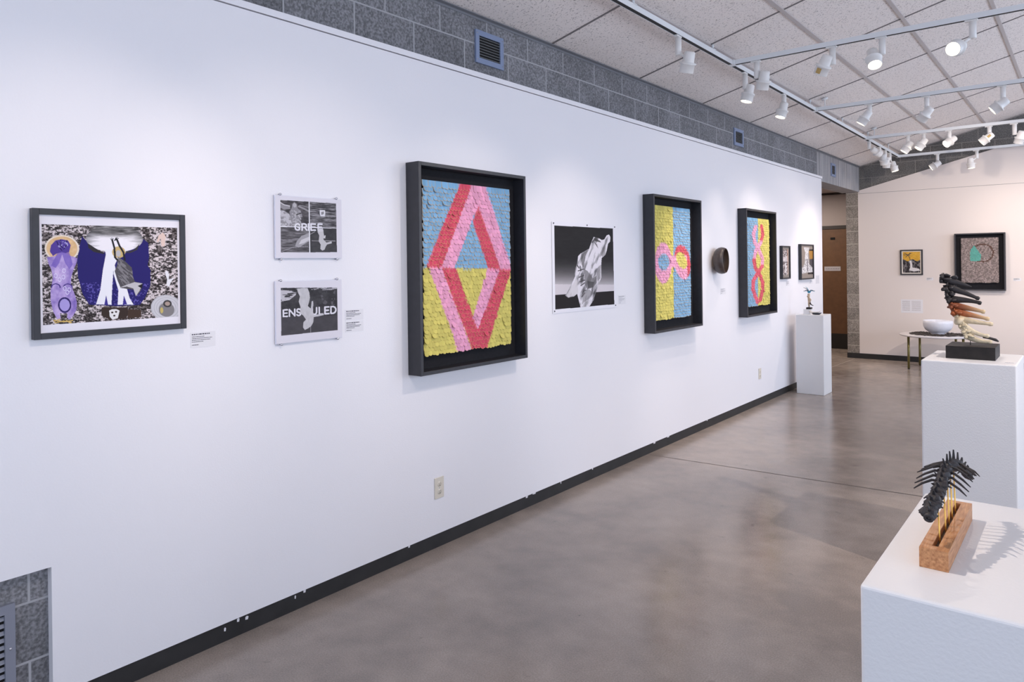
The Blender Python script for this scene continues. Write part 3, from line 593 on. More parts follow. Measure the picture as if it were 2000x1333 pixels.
MB().box((.004, 1.808, 1.601), (.014, 2.170, 1.883)).build('glazed_panel', M_acryl, t, bevel=.001)
raster('print', 'x', .0146, 1.810, 2.168, 1.603, 1.881, 340, 270, [(655, 85), (1165, 115), (1165, 570), (655, 570)], art_grief, M_glossprint, t)
for y, z in ((1.835, 1.887), (2.14, 1.887), (1.835, 1.597), (2.14, 1.597)): clip_(t, y, z)
t = thing('frameless_print', (0, 1.99, 1.22), 'white clip-mounted print reading ENSOULED, lower of the stacked pair', 'picture', 'pair of clip-mounted word prints')
MB().box((.004, 1.805, 1.220), (.014, 2.165, 1.499)).build('glazed_panel', M_acryl, t, bevel=.001)
raster('print', 'x', .0146, 1.807, 2.163, 1.222, 1.497, 340, 270, [(658, 745), (1165, 735), (1165, 1175), (660, 1228)], art_ens, M_glossprint, t)
for y, z in ((1.832, 1.502), (2.138, 1.502), (1.832, 1.217), (2.138, 1.217)): clip_(t, y, z)

# ------------------------------------------------------------------ black shadow boxes with scale reliefs
BLUE, YEL, PNK, RED = (124, 174, 212), (214, 202, 108), (236, 164, 198), (212, 74, 100)
def shadow_box(t, y0, y1, z0, z1, d=.098, wd=.02):
    frame_ring(MB(), 'x', .001, d, y0, y1, z0, z1, wd).build('frame', M_frame, t, bevel=.0015)
    MB().box((.001, y0+wd, z0+wd), (.012, y1-wd, z1-wd)).build('backing', M_felt, t)
def scales(name, plane, f, a0, a1, z0, z1, da, dz, quad, colfn, parent, seed=1, edge=(222, 170, 122), sgn=1, jit=1.0, cut=True):
    rr = random.Random(seed); vs = []; fs = []; cols = []
    na = int(round((a1-a0)/da)); nz = int(round((z1-z0)/dz)); da = (a1-a0)/na; dz = (z1-z0)/nz
    H = homog([(0, 0), (1, 0), (1, 1), (0, 1)], quad); r0 = da*.60; hh = dz*1.7
    for jz in range(nz):
        zt = z0+(jz+1)*dz                                # built from the bottom row up, each row over the one below
        for i in range(na+(jz % 2)):
            a = a0+(i+.5-(jz % 2)*.5)*da+rr.uniform(-.14, .14)*da; zt = z0+(jz+1)*dz+(rr.uniform(-.07, .07)*dz+.0022*math.sin(i*.55+jz*1.7) if jz < nz-1 else 0)
            a = min(max(a, a0+r0*.6), a1-r0*.6)
            u = (a-a0)/(a1-a0); v = (z1-zt+dz*.5)/(z1-z0)
            px, py = hmap(H, u, v); c, ew = colfn(px, py)
            k = rr.uniform(.93, 1.05); c = np.array(c)*k
            ztop = zt+dz*.25; R = r0*rr.uniform(.94, 1.08); lift = .0050*rr.uniform(.5, 1.7)*jit*(2.2 if rr.random() < .04 else 1); tw = rr.uniform(-.10, .10); dd = hh*rr.uniform(.95, 1.08)
            o = len(vs); N = 8
            ring = []
            for s_ in range(N+1):
                q = PI*s_/N; x_ = R*math.cos(q); y_ = -dd*(.66+.34*math.sin(q)**.8) if 0 < s_ < N else -dd*.55
                ring.append((x_, y_))
            ring = [(R*.97, 0)]+ring+[(-R*.97, 0)]
            def put(x_, y_, off):
                xx = x_+tw*y_*.3; tt = -y_/dd
                h_ = f+sgn*(.001+lift*tt**1.5+off+.0012*math.cos(x_/R*2))
                return (h_, a+xx, ztop+y_) if plane == 'x' else (a+xx, h_, ztop+y_)
            def cc(x_, y_, e_):
                c1, w1 = c, ew
                if cut:
                    u1 = (a+x_-a0)/(a1-a0); v1 = (z1-(ztop+y_))/(z1-z0); c1, w1 = colfn(*hmap(H, min(max(u1, 0), 1), min(max(v1, 0), 1))); c1 = np.array(c1)*k
                if e_: c1 = c1*(1-w1)+np.array(edge)*w1
                return (*s2l(np.array([c1]))[0], 1)
            vs.append(put(0, -dd*.4, .0004)); cols.append(cc(0, -dd*.4, 0))
            for (x_, y_) in ring: vs.append(put(x_*.80, y_*.90 if y_ < 0 else y_, .0003)); cols.append(cc(x_*.8, y_*.9, 0))
            er = [cc(x_*.9, y_*.95, 1) for (x_, y_) in ring]
            for (x_, y_) in ring: vs.append(put(x_*.83, y_*.92 if y_ < 0 else y_, .0003))
            cols += er*3
            for (x_, y_) in ring: vs.append(put(x_, y_, 0))
            for (x_, y_) in ring: vs.append(put(x_, y_, -.0030))
            n = len(ring); fs.append((o, o+n, o+1))
            for s_ in range(n-1):
                fs.append((o, o+1+s_, o+2+s_))
                for L in range(3):
                    p = o+1+L*n+s_; fs.append((p, p+n, p+n+1, p+1))
    b_ = MB(); b_.v = vs; b_.f = fs; b_.sm = [False]*len(fs); b_.col = np.array(cols)
    return b_.build(name, M_scale, parent, fix=False)
def pin(p, P):
    x, y = p; r = False; n = len(P)
    for i in range(n):
        x1, y1 = P[i]; x2, y2 = P[(i+1) % n]
        if (y1 > y) != (y2 > y) and x < (x2-x1)*(y-y1)/(y2-y1)+x1: r = not r
    return r
def col_big(x, y):
    p = (x, y)
    if y < 657:
        if pin(p, [(370, 150), (440, 150), (440, 185), (270, 657), (180, 657), (370, 185)]): return RED, .55
        if pin(p, [(480, 298), (602, 657), (535, 657), (443, 388)]): return RED, .45
        if pin(p, [(440, 388), (345, 657), (270, 657), (440, 185), (440, 150), (526, 150), (526, 195), (655, 620), (665, 657), (600, 657), (480, 298)]): return PNK, .12
        return BLUE, .55
    if pin(p, [(272, 657), (352, 657), (475, 1000), (600, 657), (665, 657), (655, 690), (522, 1105), (510, 1150), (445, 1150), (445, 1115)]): return RED, .5
    if pin(p, [(200, 657), (272, 657), (448, 1130), (440, 1150), (370, 1150), (366, 1125), (280, 870)]): return PNK, .12
    if pin(p, [(530, 657), (600, 657), (475, 1005), (445, 940)]): return PNK, .12
    return YEL, .08
def col_mid(x, y):
    def E(cx, cy, rx, ry, a=0):
        c, s = math.cos(a), math.sin(a); dx, dy = x-cx, y-cy; return ((dx*c+dy*s)/rx)**2+((-dx*s+dy*c)/ry)**2 < 1
    if E(279, 640, 46, 64): return BLUE, .5
    if E(425, 632, 40, 72, -.35): return YEL, .1
    if E(275, 648, 68, 165): return PNK, .25
    if E(430, 645, 66, 142, -.12): return (RED, .5) if (y < 590 or x > 470) else (PNK, .25)
    if 335 < x < 375 and 590 < y < 690: return PNK, .25
    return (YEL, .08) if x < 357 else (BLUE, .5)
S1 = [(305, 205), (292, 250), (300, 300), (325, 345), (348, 400), (346, 450), (318, 490), (292, 535), (290, 590), (305, 635), (318, 665)]
S2 = [(342, 200), (350, 250), (338, 300), (305, 355), (295, 410), (302, 455), (330, 500), (350, 550), (348, 600), (334, 655)]
def col_small(x, y):
    def near(P, w_):
        for (x1, y1), (x2, y2) in zip(P[:-1], P[1:]):
            dx, dy = x2-x1, y2-y1; t_ = max(0, min(1, ((x-x1)*dx+(y-y1)*dy)/(dx*dx+dy*dy)))
            if math.hypot((x-x1-t_*dx)*1.5, y-y1-t_*dy) < w_: return True
        return False
    if near(S2, 15): return (RED, .5) if y < 290 or y > 400 else (PNK, .3)
    if near(S1, 15): return (PNK, .3) if y < 440 else ((226, 92, 118), .4)
    if 300 < x < 345 and 350 < y < 480: return YEL, .1
    return (BLUE, .5) if x < 320 else (YEL, .08)
t = thing('shadow_box_relief', (0, 3.06, .982), 'deep black shadow box with a pink and red diamond on blue and yellow scales', 'artwork', 'black shadow boxes with colored scale reliefs')
shadow_box(t, 2.602, 3.513, .982, 2.108)
MB().box((.012, 2.71, 1.10), (.034, 3.41, 2.0)).build('mount', M_felt, t)
scales('scale_panel', 'x', .036, 2.69, 3.42, 1.083, 2.018,   .0262, .0234, [(165, 155), (655, 205), (660, 1070), (185, 1140)], col_big, t, 3)
t = thing('shadow_box_relief', (0, 5.64, .992), 'deep black shadow box with a pink infinity loop on yellow and blue scales', 'artwork', 'black shadow boxes with colored scale reliefs')
shadow_box(t, 5.184, 6.096, .992, 2.118)
MB().box((.012, 5.31, 1.12), (.034, 5.96, 2.0)).build('mount', M_felt, t)
scales('scale_panel', 'x', .036, 5.293, 5.975, 1.096, 2.033, .0262, .0234, [(200, 175), (500, 205), (495, 1070), (210, 1090)], col_mid, t, 5)
t = thing('shadow_box_relief', (0, 7.64, .992), 'deep black shadow box with two entwined red strands on blue and yellow scales', 'artwork', 'black shadow boxes with colored scale reliefs')
shadow_box(t, 7.190, 8.087, .992, 2.112, .093)
MB().box((.012, 7.34, 1.12), (.034, 7.98, 2.0)).build('mount', M_felt, t)
scales('scale_panel', 'x', .036, 7.330, 8.000, 1.099, 2.022, .0262, .0234, [(250, 148), (390, 158), (395, 680), (258, 688)], col_small, t, 8)

# ------------------------------------------------------------------ pinned black and white poster
def art_poster(I, X, Y, U, V):
    I[:] = (240, 238, 244); im = inpoly(X, Y, [(180, 225), (818, 260), (828, 1078), (190, 1143)])
    hz = 985-(X-190)*.078                      # table edge line
    g = np.clip((Y-560)/(870-560), 0, 1)**1.8; g = np.where(Y > 868, 1.05, g); n = fbm(X/60, Y/20, 2)
    v = 44+g*150+8*(n-.5); v = np.where(Y > 868, 218, v)
    J = np.stack([v, v*.965, v*.985], -1); I[im] = J[im]; paint(I, im & (Y > hz), (42, 38, 39))
    fig = [(610, 350), (665, 365), (700, 385), (725, 378), (750, 335), (775, 325), (790, 350), (788, 400), (765, 425), (750, 500), (735, 545), (695, 580), (688, 680), (690, 790), (660, 870), (640, 925), (605, 1035), (560, 1105), (465, 1118), (445, 1040), (428, 970), (390, 1000), (330, 1012), (298, 990), (335, 930), (375, 850), (405, 770), (410, 690), (430, 640), (440, 560), (470, 530), (560, 480), (585, 410)]
    m = im & inpoly(X, Y, fig); f_ = fbm((X+Y*.35)/26, (Y-X*.2)/120, 6, 4); v = np.clip(235-210*np.clip(f_-.48, 0, 1)*2.0, 60, 238); J = np.stack([v, v*.975, v], -1); I[m] = J[m]
    def P(p, c, a=1): paint(I, m & inpoly(X, Y, p), (c, c*.97, c*.98), a)
    P([(585, 410), (620, 360), (680, 395), (690, 412), (640, 400), (615, 390), (600, 420)], 70, .8); P([(610, 400), (645, 430), (660, 480), (625, 430)], 90, .7)
    P([(480, 540), (560, 480), (520, 560), (505, 660), (500, 700), (475, 640)], 110, .75)
    for a, b_ in (((430, 660), (450, 690)), ((460, 670), (470, 720)), ((440, 720), (500, 700)), ((450, 790), (500, 770)), ((460, 840), (510, 820)), ((470, 880), (510, 850)), ((500, 940), (520, 930)), ((510, 960), (480, 1000))): paint(I, m & stroke(X, Y, [a, b_], 12), (70, 66, 68), .8)
    P([(505, 700), (540, 720), (600, 800), (640, 770), (640, 850), (600, 900), (540, 920), (515, 870)], 118, .7); P([(540, 830), (610, 840), (600, 895), (545, 910)], 66, .6)
    P([(500, 930), (560, 920), (600, 960), (560, 1020), (500, 1060), (480, 1090)], 125, .55)
    P([(640, 700), (685, 650), (680, 800), (650, 830)], 130, .6); P([(690, 520), (740, 450), (735, 545), (700, 570)], 140, .6)
    P([(430, 800), (440, 960), (400, 990), (330, 1008), (310, 985), (370, 880)], 222, .8); P([(395, 780), (410, 770), (330, 950), (305, 985), (335, 930)], 55, .9)
t = thing('pinned_poster', (0, 4.33, 1.227), 'unframed black and white poster of a wind-blown draped form, pinned to the wall', 'poster')
raster('sheet', 'x', .0045, 3.914, 4.741, 1.227, 1.850, 300, 330, [(152, 178), (843, 228), (848, 1110), (162, 1190)], art_poster, M_paper, t)
MB().box((.0008, 3.916, 1.229), (.0042, 4.739, 1.848)).build('sheet_back', M_card, t)
for y, z in ((3.932, 1.838), (4.345, 1.838), (4.728, 1.838), (3.932, 1.243), (4.728, 1.243)):
    MB().lathe([(0, .008), (.004, .007), (.005, .004), (.002, 0)], (.003, y, z), (1, 0, 0), 10).build('pin', M_ink, t)

# ------------------------------------------------------------------ bronze ring on the wall
t = thing('wall_ring_sculpture', (0, 6.60, 1.576), 'dark bronze barrel ring with a gold interior mounted on the white wall', 'sculpture')
org = (0, 6.585, 1.577)
MB().lathe([(r_, h_*.82) for r_, h_ in [(.094, .020), (.112, .036), (.124, .062), (.128, .090), (.125, .115), (.117, .137), (.112, .140), (.113, .135), (.117, .112), (.118, .090), (.113, .064), (.100, .042), (.082, .030)]], org, (.99, .13, 0), 56, close=True).build('ring', M_bronze, t)
MB().lathe([(0, .050), (.104, .050), (.104, .046), (0, .046)], org, (.99, .13, 0), 40).build('gold_disc', M_gold, t)
MB().box((0, 6.575, 1.50), (.03, 6.63, 1.535)).build('mount', M_slot, t)
MB().box((0, 6.57, 1.56), (.02, 6.60, 1.595)).build('mount', M_slot, t)

# ------------------------------------------------------------------ small framed pictures near the corner
def art_pic1(I, X, Y, U, V):
    I[:] = (150, 140, 132); n = fbm(X/9, Y/14, 5, 4); m = inpoly(X, Y, [(275, 450), (395, 445), (390, 950), (278, 945)])
    v = np.clip((n-.4)*4, 0, 1)[..., None]; J = np.array((88, 76, 74))*(1-v)+np.array((240, 230, 228))*v; I[m] = J[m]
    paint(I, m & inpoly(X, Y, [(290, 590), (385, 580), (385, 690), (290, 690)]), (232, 222, 222), .8); paint(I, m & stroke(X, Y, [(275, 697), (395, 697)], 8), (80, 70, 70))
    paint(I, m & inpoly(X, Y, [(330, 720), (355, 700), (360, 900), (335, 900)]), (245, 238, 238), .8); paint(I, m & inpoly(X, Y, [(383, 450), (400, 450), (400, 950), (386, 950)]), (222, 150, 110), .8)
def art_pic2(I, X, Y, U, V):
    I[:] = (148, 136, 128)
    paint(I, inpoly(X, Y, [(770, 460), (842, 455), (842, 640), (790, 650)]), (176, 128, 62)); paint(I, inpoly(X, Y, [(775, 455), (842, 450), (842, 480), (775, 482)]), (40, 34, 34))
    paint(I, inpoly(X, Y, [(785, 640), (842, 630), (842, 880), (785, 850)]), (78, 72, 78)); paint(I, inpoly(X, Y, [(750, 885), (842, 880), (842, 920), (750, 925)]), (48, 40, 40))
    m = inpoly(X, Y, [(683, 418), (782, 420), (770, 490), (760, 560), (765, 640), (775, 730), (800, 760), (832, 800), (836, 885), (740, 890), (655, 915), (640, 880), (645, 810), (680, 765), (700, 700), (705, 600), (712, 520), (700, 480)])
    v = (196+50*(fbm(X/12, Y/14, 3)-.3)*1.6)[..., None]*np.array([1, .985, .99]); I[m] = np.clip(v, 0, 245)[m]
    paint(I, m & (fbm(X/11, Y/11, 23) > .62) & (Y > 640), (128, 120, 126)); paint(I, m & stroke(X, Y, [(745, 640), (748, 860)], 12), (96, 88, 100))
    for cx in (690, 790): e = inell(X, Y, cx, 840, 30, 46); paint(I, m & (e < 1) & (e > .65), (240, 236, 238))
t = thing('small_framed_picture', (0, 8.6, 1.355), 'narrow dark-framed silvery collage, left of the small pair beside the wall corner', 'picture')
frame_ring(MB(), 'x', .001, .035, 8.455, 8.742, 1.355, 1.745, .016).build('frame', M_frame, t, bevel=.001)
raster('print', 'x', .022, 8.471, 8.726, 1.371, 1.729, 90, 130, [(270, 400), (418, 405), (415, 990), (272, 995)], art_pic1, M_glossprint, t)
MB().box((.001, 8.468, 1.368), (.020, 8.729, 1.732)).build('backing', M_frame, t)
t = thing('small_framed_picture', (0, 9.4, 1.332), 'dark-framed picture of a white tower shape on taupe, nearest the wall corner', 'picture')
frame_ring(MB(), 'x', .001, .038, 9.145, 9.665, 1.332, 1.775, .016).build('frame', M_frame, t, bevel=.001)
raster('print', 'x', .026, 9.161, 9.649, 1.348, 1.759, 130, 150, [(632, 380), (842, 385), (840, 985), (632, 1000)], art_pic2, M_glossprint, t)
MB().box((.001, 9.158, 1.345), (.024, 9.652, 1.762)).build('backing', M_frame, t)

# ------------------------------------------------------------------ wall labels
def card(plane, f, a0, a1, z0, z1, lines, label, name='wall_label', sgn=1, cols=((0, 1),), group='small printed wall labels', ink=(70, 70, 82)):
    a_, b_ = (f, f+sgn*.0015); bk = thing(name, (f, a0, z0) if plane == 'x' else (a0, f, z0), label, 'label', group)
    lo, hi = min(a_, b_), max(a_, b_)
    (MB().box((lo, a0, z0), (hi, a1, z1)) if plane == 'x' else MB().box((a0, lo, z0), (a1, hi, z1))).build('card', M_card, bk)
    k = MB(); rr = random.Random(int(a0*1000)); H = z1-z0; q = f+sgn*.0018; q0, q1 = min(f+sgn*.0015, q), max(f+sgn*.0015, q)
    for c0, c1 in cols:
        A0 = a0+(a1-a0)*(c0+.05); A1 = a0+(a1-a0)*(c1-.05)
        for i, (fr, hgt, ln) in enumerate(lines):
            zz = z1-H*fr; x = A0; end = A0+(A1-A0)*ln
            while x < end:
                w_ = min(rr.uniform(.25, .8)*hgt*3.2, end-x+.0001)
                if plane == 'x': k.box((q0, x, zz-hgt), (q1, x+w_, zz))
                else: k.box((x, q0, zz-hgt), (x+w_, q1, zz))
                x += w_+hgt*.5
    k.build('printed_text', mat('label ink', ink, .7), bk)
    return bk
LN = [(.10, .0045, .8), (.27, .0026, .55), (.38, .0026, .9), (.49, .0026, .82), (.60, .0026, .5), (.80, .003, .3)]
card('x', 0, 1.425, 1.530, 1.240, 1.302, LN, 'small white text label on the wall, right of the purple figure print')
card('x', 0, 2.195, 2.305, 1.297, 1.350, LN, 'white text label right of the ENSOULED print, upper of two')
card('x', 0, 2.195, 2.305, 1.240, 1.293, LN, 'white text label right of the ENSOULED print, lower of two')
card('x', 0, 4.78, 4.89, 1.245, 1.315, LN, 'white text label on the wall right of the pinned poster', ink=(150, 150, 160))
card('x', 0, 6.73, 6.86, 1.245, 1.305, LN, 'white text label below and right of the bronze ring', ink=(150, 150, 160))
card('x', 0, 8.68, 8.79, 1.27, 1.325, LN, 'white text label under the narrow silvery picture', ink=(150, 150, 160))
card('x', 0, 9.60, 9.71, 1.27, 1.322, LN, 'tiny white text label under the tower picture beside the corner', ink=(170, 170, 180))
card('x', 0, 9.86, 10.02, 1.26, 1.375, [(.1+.11*i, .004, .9) for i in range(8)], 'larger white text card at the end of the white wall', ink=(185, 185, 195))
card('y', YE-.0045, .885, .975, 1.250, 1.290, LN, 'white text label right of the waterfall picture on the end wall', sgn=-1, ink=(130, 125, 125))
card('y', YE-.0045, 1.965, 2.055, 1.245, 1.285, LN, 'white text label right of the grey relief on the end wall', sgn=-1, ink=(120, 115, 115))
bk = card('y', YE-.0045, .536, .834, .750, .956, [(.12+.085*i, .0055, .95) for i in range(9)], 'large white two-column text panel on the end wall above the round table', 'wall_text_panel', -1, ((.02, .48), (.45, .98)), None, ink=(165, 158, 156)); bk['category'] = 'text panel'

# ------------------------------------------------------------------ end wall artworks
def art_fall(I, X, Y, U, V):
    I[:] = (226, 218, 208); im = inpoly(X, Y, [(430, 300), (573, 300), (571, 472), (434, 472)])
    w_ = fbm(X/14, Y/12, 4); J = np.stack([200+35*w_, 150+35*w_, 52+30*w_], -1); I[im] = J[im]
    m = im & (Y > 370+8*np.sin(X/12)); v = np.clip((fbm(X/8, Y/12, 7, 4)-.42)*3.5, 0, 1)[..., None]; J = np.array((48, 44, 46))*(1-v)+np.array((140, 134, 134))*v; I[m] = J[m]
    for p in ([(445, 310), (470, 325), (490, 330)], [(455, 345), (475, 325), (490, 310)], [(470, 325), (485, 345), (492, 372)], [(440, 325), (470, 326), (500, 312)]): paint(I, im & stroke(X, Y, p, 5), (88, 82, 76))
    paint(I, im & inpoly(X, Y, [(483, 375), (500, 372), (508, 400), (510, 430), (560, 440), (571, 455), (520, 462), (482, 452), (492, 425), (490, 398)]), (225, 220, 220))
t = thing('framed_picture', (.69, YE-.02, 1.334), 'small black-framed picture of a white waterfall under an orange sky, on the end wall', 'picture')
Y0 = YE-.0045
frame_ring(MB(), 'y', Y0-.028, Y0, .538, .842, 1.332, 1.718, .018).build('frame', M_frame, t, bevel=.001)
raster('print', 'y', Y0-.019, .556, .824, 1.350, 1.700, 110, 140, [(420, 292), (582, 292), (580, 480), (424, 480)], art_fall, M_glossprint, t)
MB().box((.55, Y0-.017, 1.345), (.83, Y0, 1.705)).build('backing', M_card, t)
t = thing('shadow_box_relief', (1.57, YE-.05, 1.107), 'black shadow box with a grey scale relief and a turquoise peak, on the end wall', 'artwork')
frame_ring(MB(), 'y', Y0-.085, Y0, 1.262, 1.882, 1.107, 1.938, .018).build('frame', M_frame, t, bevel=.001)
MB().box((1.28, Y0-.02, 1.125), (1.864, Y0, 1.92)).build('backing', M_felt, t)
def col_gray(x, y):
    if pin((x, y), [(980, 372), (1066, 374), (1072, 330), (1052, 300), (1012, 248), (984, 292)]): return (86, 160, 150), .2
    e = ((x-1080)/88)**2+((y-308)/72)**2
    if .82 < e < 1.12: return (84, 60, 52), .2
    h_ = (math.sin(x*12.9898+y*78.233)*43758.5453) % 1
    return ((104+60*h_, 94+54*h_, 92+54*h_), .25)
MB().box((1.37, Y0-.052, 1.24), (1.78, Y0-.02, 1.85)).build('mount', M_felt, t)
scales('scale_panel', 'y', Y0-.053, 1.346, 1.797, 1.225, 1.866, .0150, .0125, [(907, 192), (1205, 187), (1212, 548), (915, 548)], col_gray, t, 4, (206, 190, 176), -1, .8, cut=False)

# ------------------------------------------------------------------ track lighting
def tz(y): return 3.145-(y-4)*.0065
TX = .6
def track_piece(p0, p1, parent, name='rail'):
    p0, p1 = Vector(p0), Vector(p1); d = (p1-p0).normalized(); s = Vector((0, 0, 1)).cross(d).normalized(); u = Vector((0, 0, 1)); hw, hh = .018, .036
    def bar(s0, s1, u0, u1): return [p0+s*s0+u*u0, p0+s*s1+u*u0, p1+s*s1+u*u0, p1+s*s0+u*u0, p0+s*s0+u*u1, p0+s*s1+u*u1, p1+s*s1+u*u1, p1+s*s0+u*u1]
    F = ((3, 2, 1, 0), (4, 5, 6, 7), (0, 1, 5, 4), (1, 2, 6, 5), (2, 3, 7, 6), (3, 0, 4, 7))
    k = MB(); k.add(bar(-hw, -hw+.003, 0, hh), F); k.add(bar(hw-.003, hw, 0, hh), F); k.add(bar(-hw+.003, hw-.003, hh-.004, hh), F); o = k.build(name, M_track, parent)
    k = MB(); k.add(bar(-hw+.003, hw-.003, .001, .004), F); k.build('slot', M_slot, o)
CYS = [-.9, 1.25, 3.40, 5.58, 7.80, 9.97, 11.95]
mt = thing('light_track', (TX, 6, tz(6)), 'long white ceiling light track running parallel to the left wall', 'light track')
yy = [-2.6]+CYS
for a, c_ in zip(yy[:-1], yy[1:]): track_piece((TX, a+.03, tz(a)), (TX, c_-.03, tz(c_)), mt)
for c_ in CYS: MB().box((TX-.02, c_-.032, tz(c_)-.001), (TX+.03, c_+.032, tz(c_)+.037)).build('connector', M_track, mt, bevel=.002)
for y in (1.55, 2.77, 3.99, 5.207, 6.426, 7.645, 8.865, 10.084, 11.30):
    zc_ = cz(TX); k = MB(); k.tube([(TX, y, tz(y)+.036), (TX, y, zc_-.006)], .0045, 8); k.lathe([(0, 0), (.009, 0), (.009, .022), (0, .022)], (TX, y, zc_-.032), (0, 0, 1), 12); k.box((TX-.018, y-.02, tz(y)+.034), (TX+.018, y+.02, tz(y)+.042)); k.build('hanger', M_track, mt)
names = {5.58: 'white cross track nearest the camera, carrying two bright round lamps', 7.80: 'white cross track second from the camera, with three lamps', 9.97: 'white cross track third from the camera, with five lamps close together', 11.95: 'farthest white cross track, just in front of the end wall', 3.40: 'white cross track above the camera field, over the near pedestal', 1.25: 'white cross track over the viewer', -.9: 'white cross track behind the viewer'}
for c_ in CYS:
    ct = thing('cross_track', (1.5, c_, tz(c_)), names[c_], 'light track', 'white cross tracks')
    z = tz(c_); track_piece((TX+.03, c_, z), (4.4, c_, z), ct)
    for x in ((.70, 3.86) if c_ > 7 else (3.86,)):
        k = MB(); k.tube([(x, c_, z+.036), (x, c_, cz(x)-.008)], .0045, 8); k.lathe([(0, 0), (.03, 0), (.034, .012), (0, .012)], (x, c_, cz(x)-.022), (-SL, 0, 1), 16); k.build('hanger', M_track, ct)

def lamp(kind, A, sl, off, aim, lit, label, power=0, angle=50, sticker=False, soft=.028):
    A = Vector(A); aim = Vector(aim).normalized(); t = thing('track_lamp', A, label, 'spotlight', 'white track spotlights')
    d = Vector((0, 1, 0)) if kind == 'm' else Vector((1, 0, 0)); s = Vector((1, 0, 0)) if kind == 'm' else Vector((0, 1, 0))
    k = MB(); p = A+d*-.045; q = A+d*.03
    k.box((min(p.x, q.x)-(.014 if kind == 'm' else 0), min(p.y, q.y)-(0 if kind == 'm' else .014), A.z-.012), (max(p.x, q.x)+(.014 if kind == 'm' else 0), max(p.y, q.y)+(0 if kind == 'm' else .014), A.z-.0002)); k.build('track_adapter', M_lamp, t, bevel=.003)
    sl = max(sl, .10); st = MB(); st.lathe([(0, -.010), (.0215, -.012), (.0215, -sl+.003), (.018, -sl), (0, -sl)], A, (0, 0, 1), 20); st.build('stem', M_lamp, t)
    c = A+Vector(off); back = c-aim*.072
    h = MB(); h.lathe([(0, 0), (.028, 0), (.036, .006), (.038, .03), (.040, .070), (.044, .074), (.055, .076), (.057, .082), (.055, .088), (.049, .090), (.049, .142), (.047, .146), (.043, .144), (.043, .125)], back, aim, 28); hd = h.build('lamp_head', M_lamp, t)
    # side knuckle between the stem and the head
    kn = MB(); foot = A+Vector((0, 0, -sl+.02)); kn.tube([foot, c-aim*.02], .010, 8); kn.build('knuckle', M_lamp, t)
    e = MB(); e.lathe([(0, .132), (.0435, .130)], back, aim, 24); e.build('lens', M_lens if lit else M_lensoff, hd)
    sc_ = MB(); sd = aim.cross(Vector((0, 0, 1)));  sd = sd.normalized() if sd.length > .1 else Vector((1, 0, 0))
    sc_.tube([back+aim*.082+sd*.054, back+aim*.082+sd*.068], .004, 8); sc_.build('knob', M_lamp, hd)
    if sticker:
        pv = aim.cross(sd).normalized(); n1 = Vector((-.2, -.95, -.2)); n1 = (n1-aim*n1.dot(aim)).normalized(); tt = aim.cross(n1); r_ = .0505 if sticker == 2 else .0400; c0 = back+aim*(.112 if sticker == 2 else .045)
        k = MB(); vs = []
        for i in range(5):
            q = -.35+.7*i/4
            for h0 in (-.016, .022): vs.append(c0+aim*h0+(n1*math.cos(q)+tt*math.sin(q))*r_)
        k.add(vs, [(2*i, 2*i+1, 2*i+3, 2*i+2) for i in range(4)]); k.build('tape', M_tape, hd)
    if power:
        L = bpy.data.lights.new('lamp_beam', 'SPOT'); L.energy = power*SPOT; L.color = WARM; L.spot_size = math.radians(angle); L.spot_blend = .85; L.shadow_soft_size = soft
        lo = bpy.data.objects.new('lamp_beam', L); C.objects.link(lo); lo.parent = t; lo.location = back+aim*.150-A
        lo.rotation_euler = (-aim).to_track_quat('Z', 'Y').to_euler()
    return t
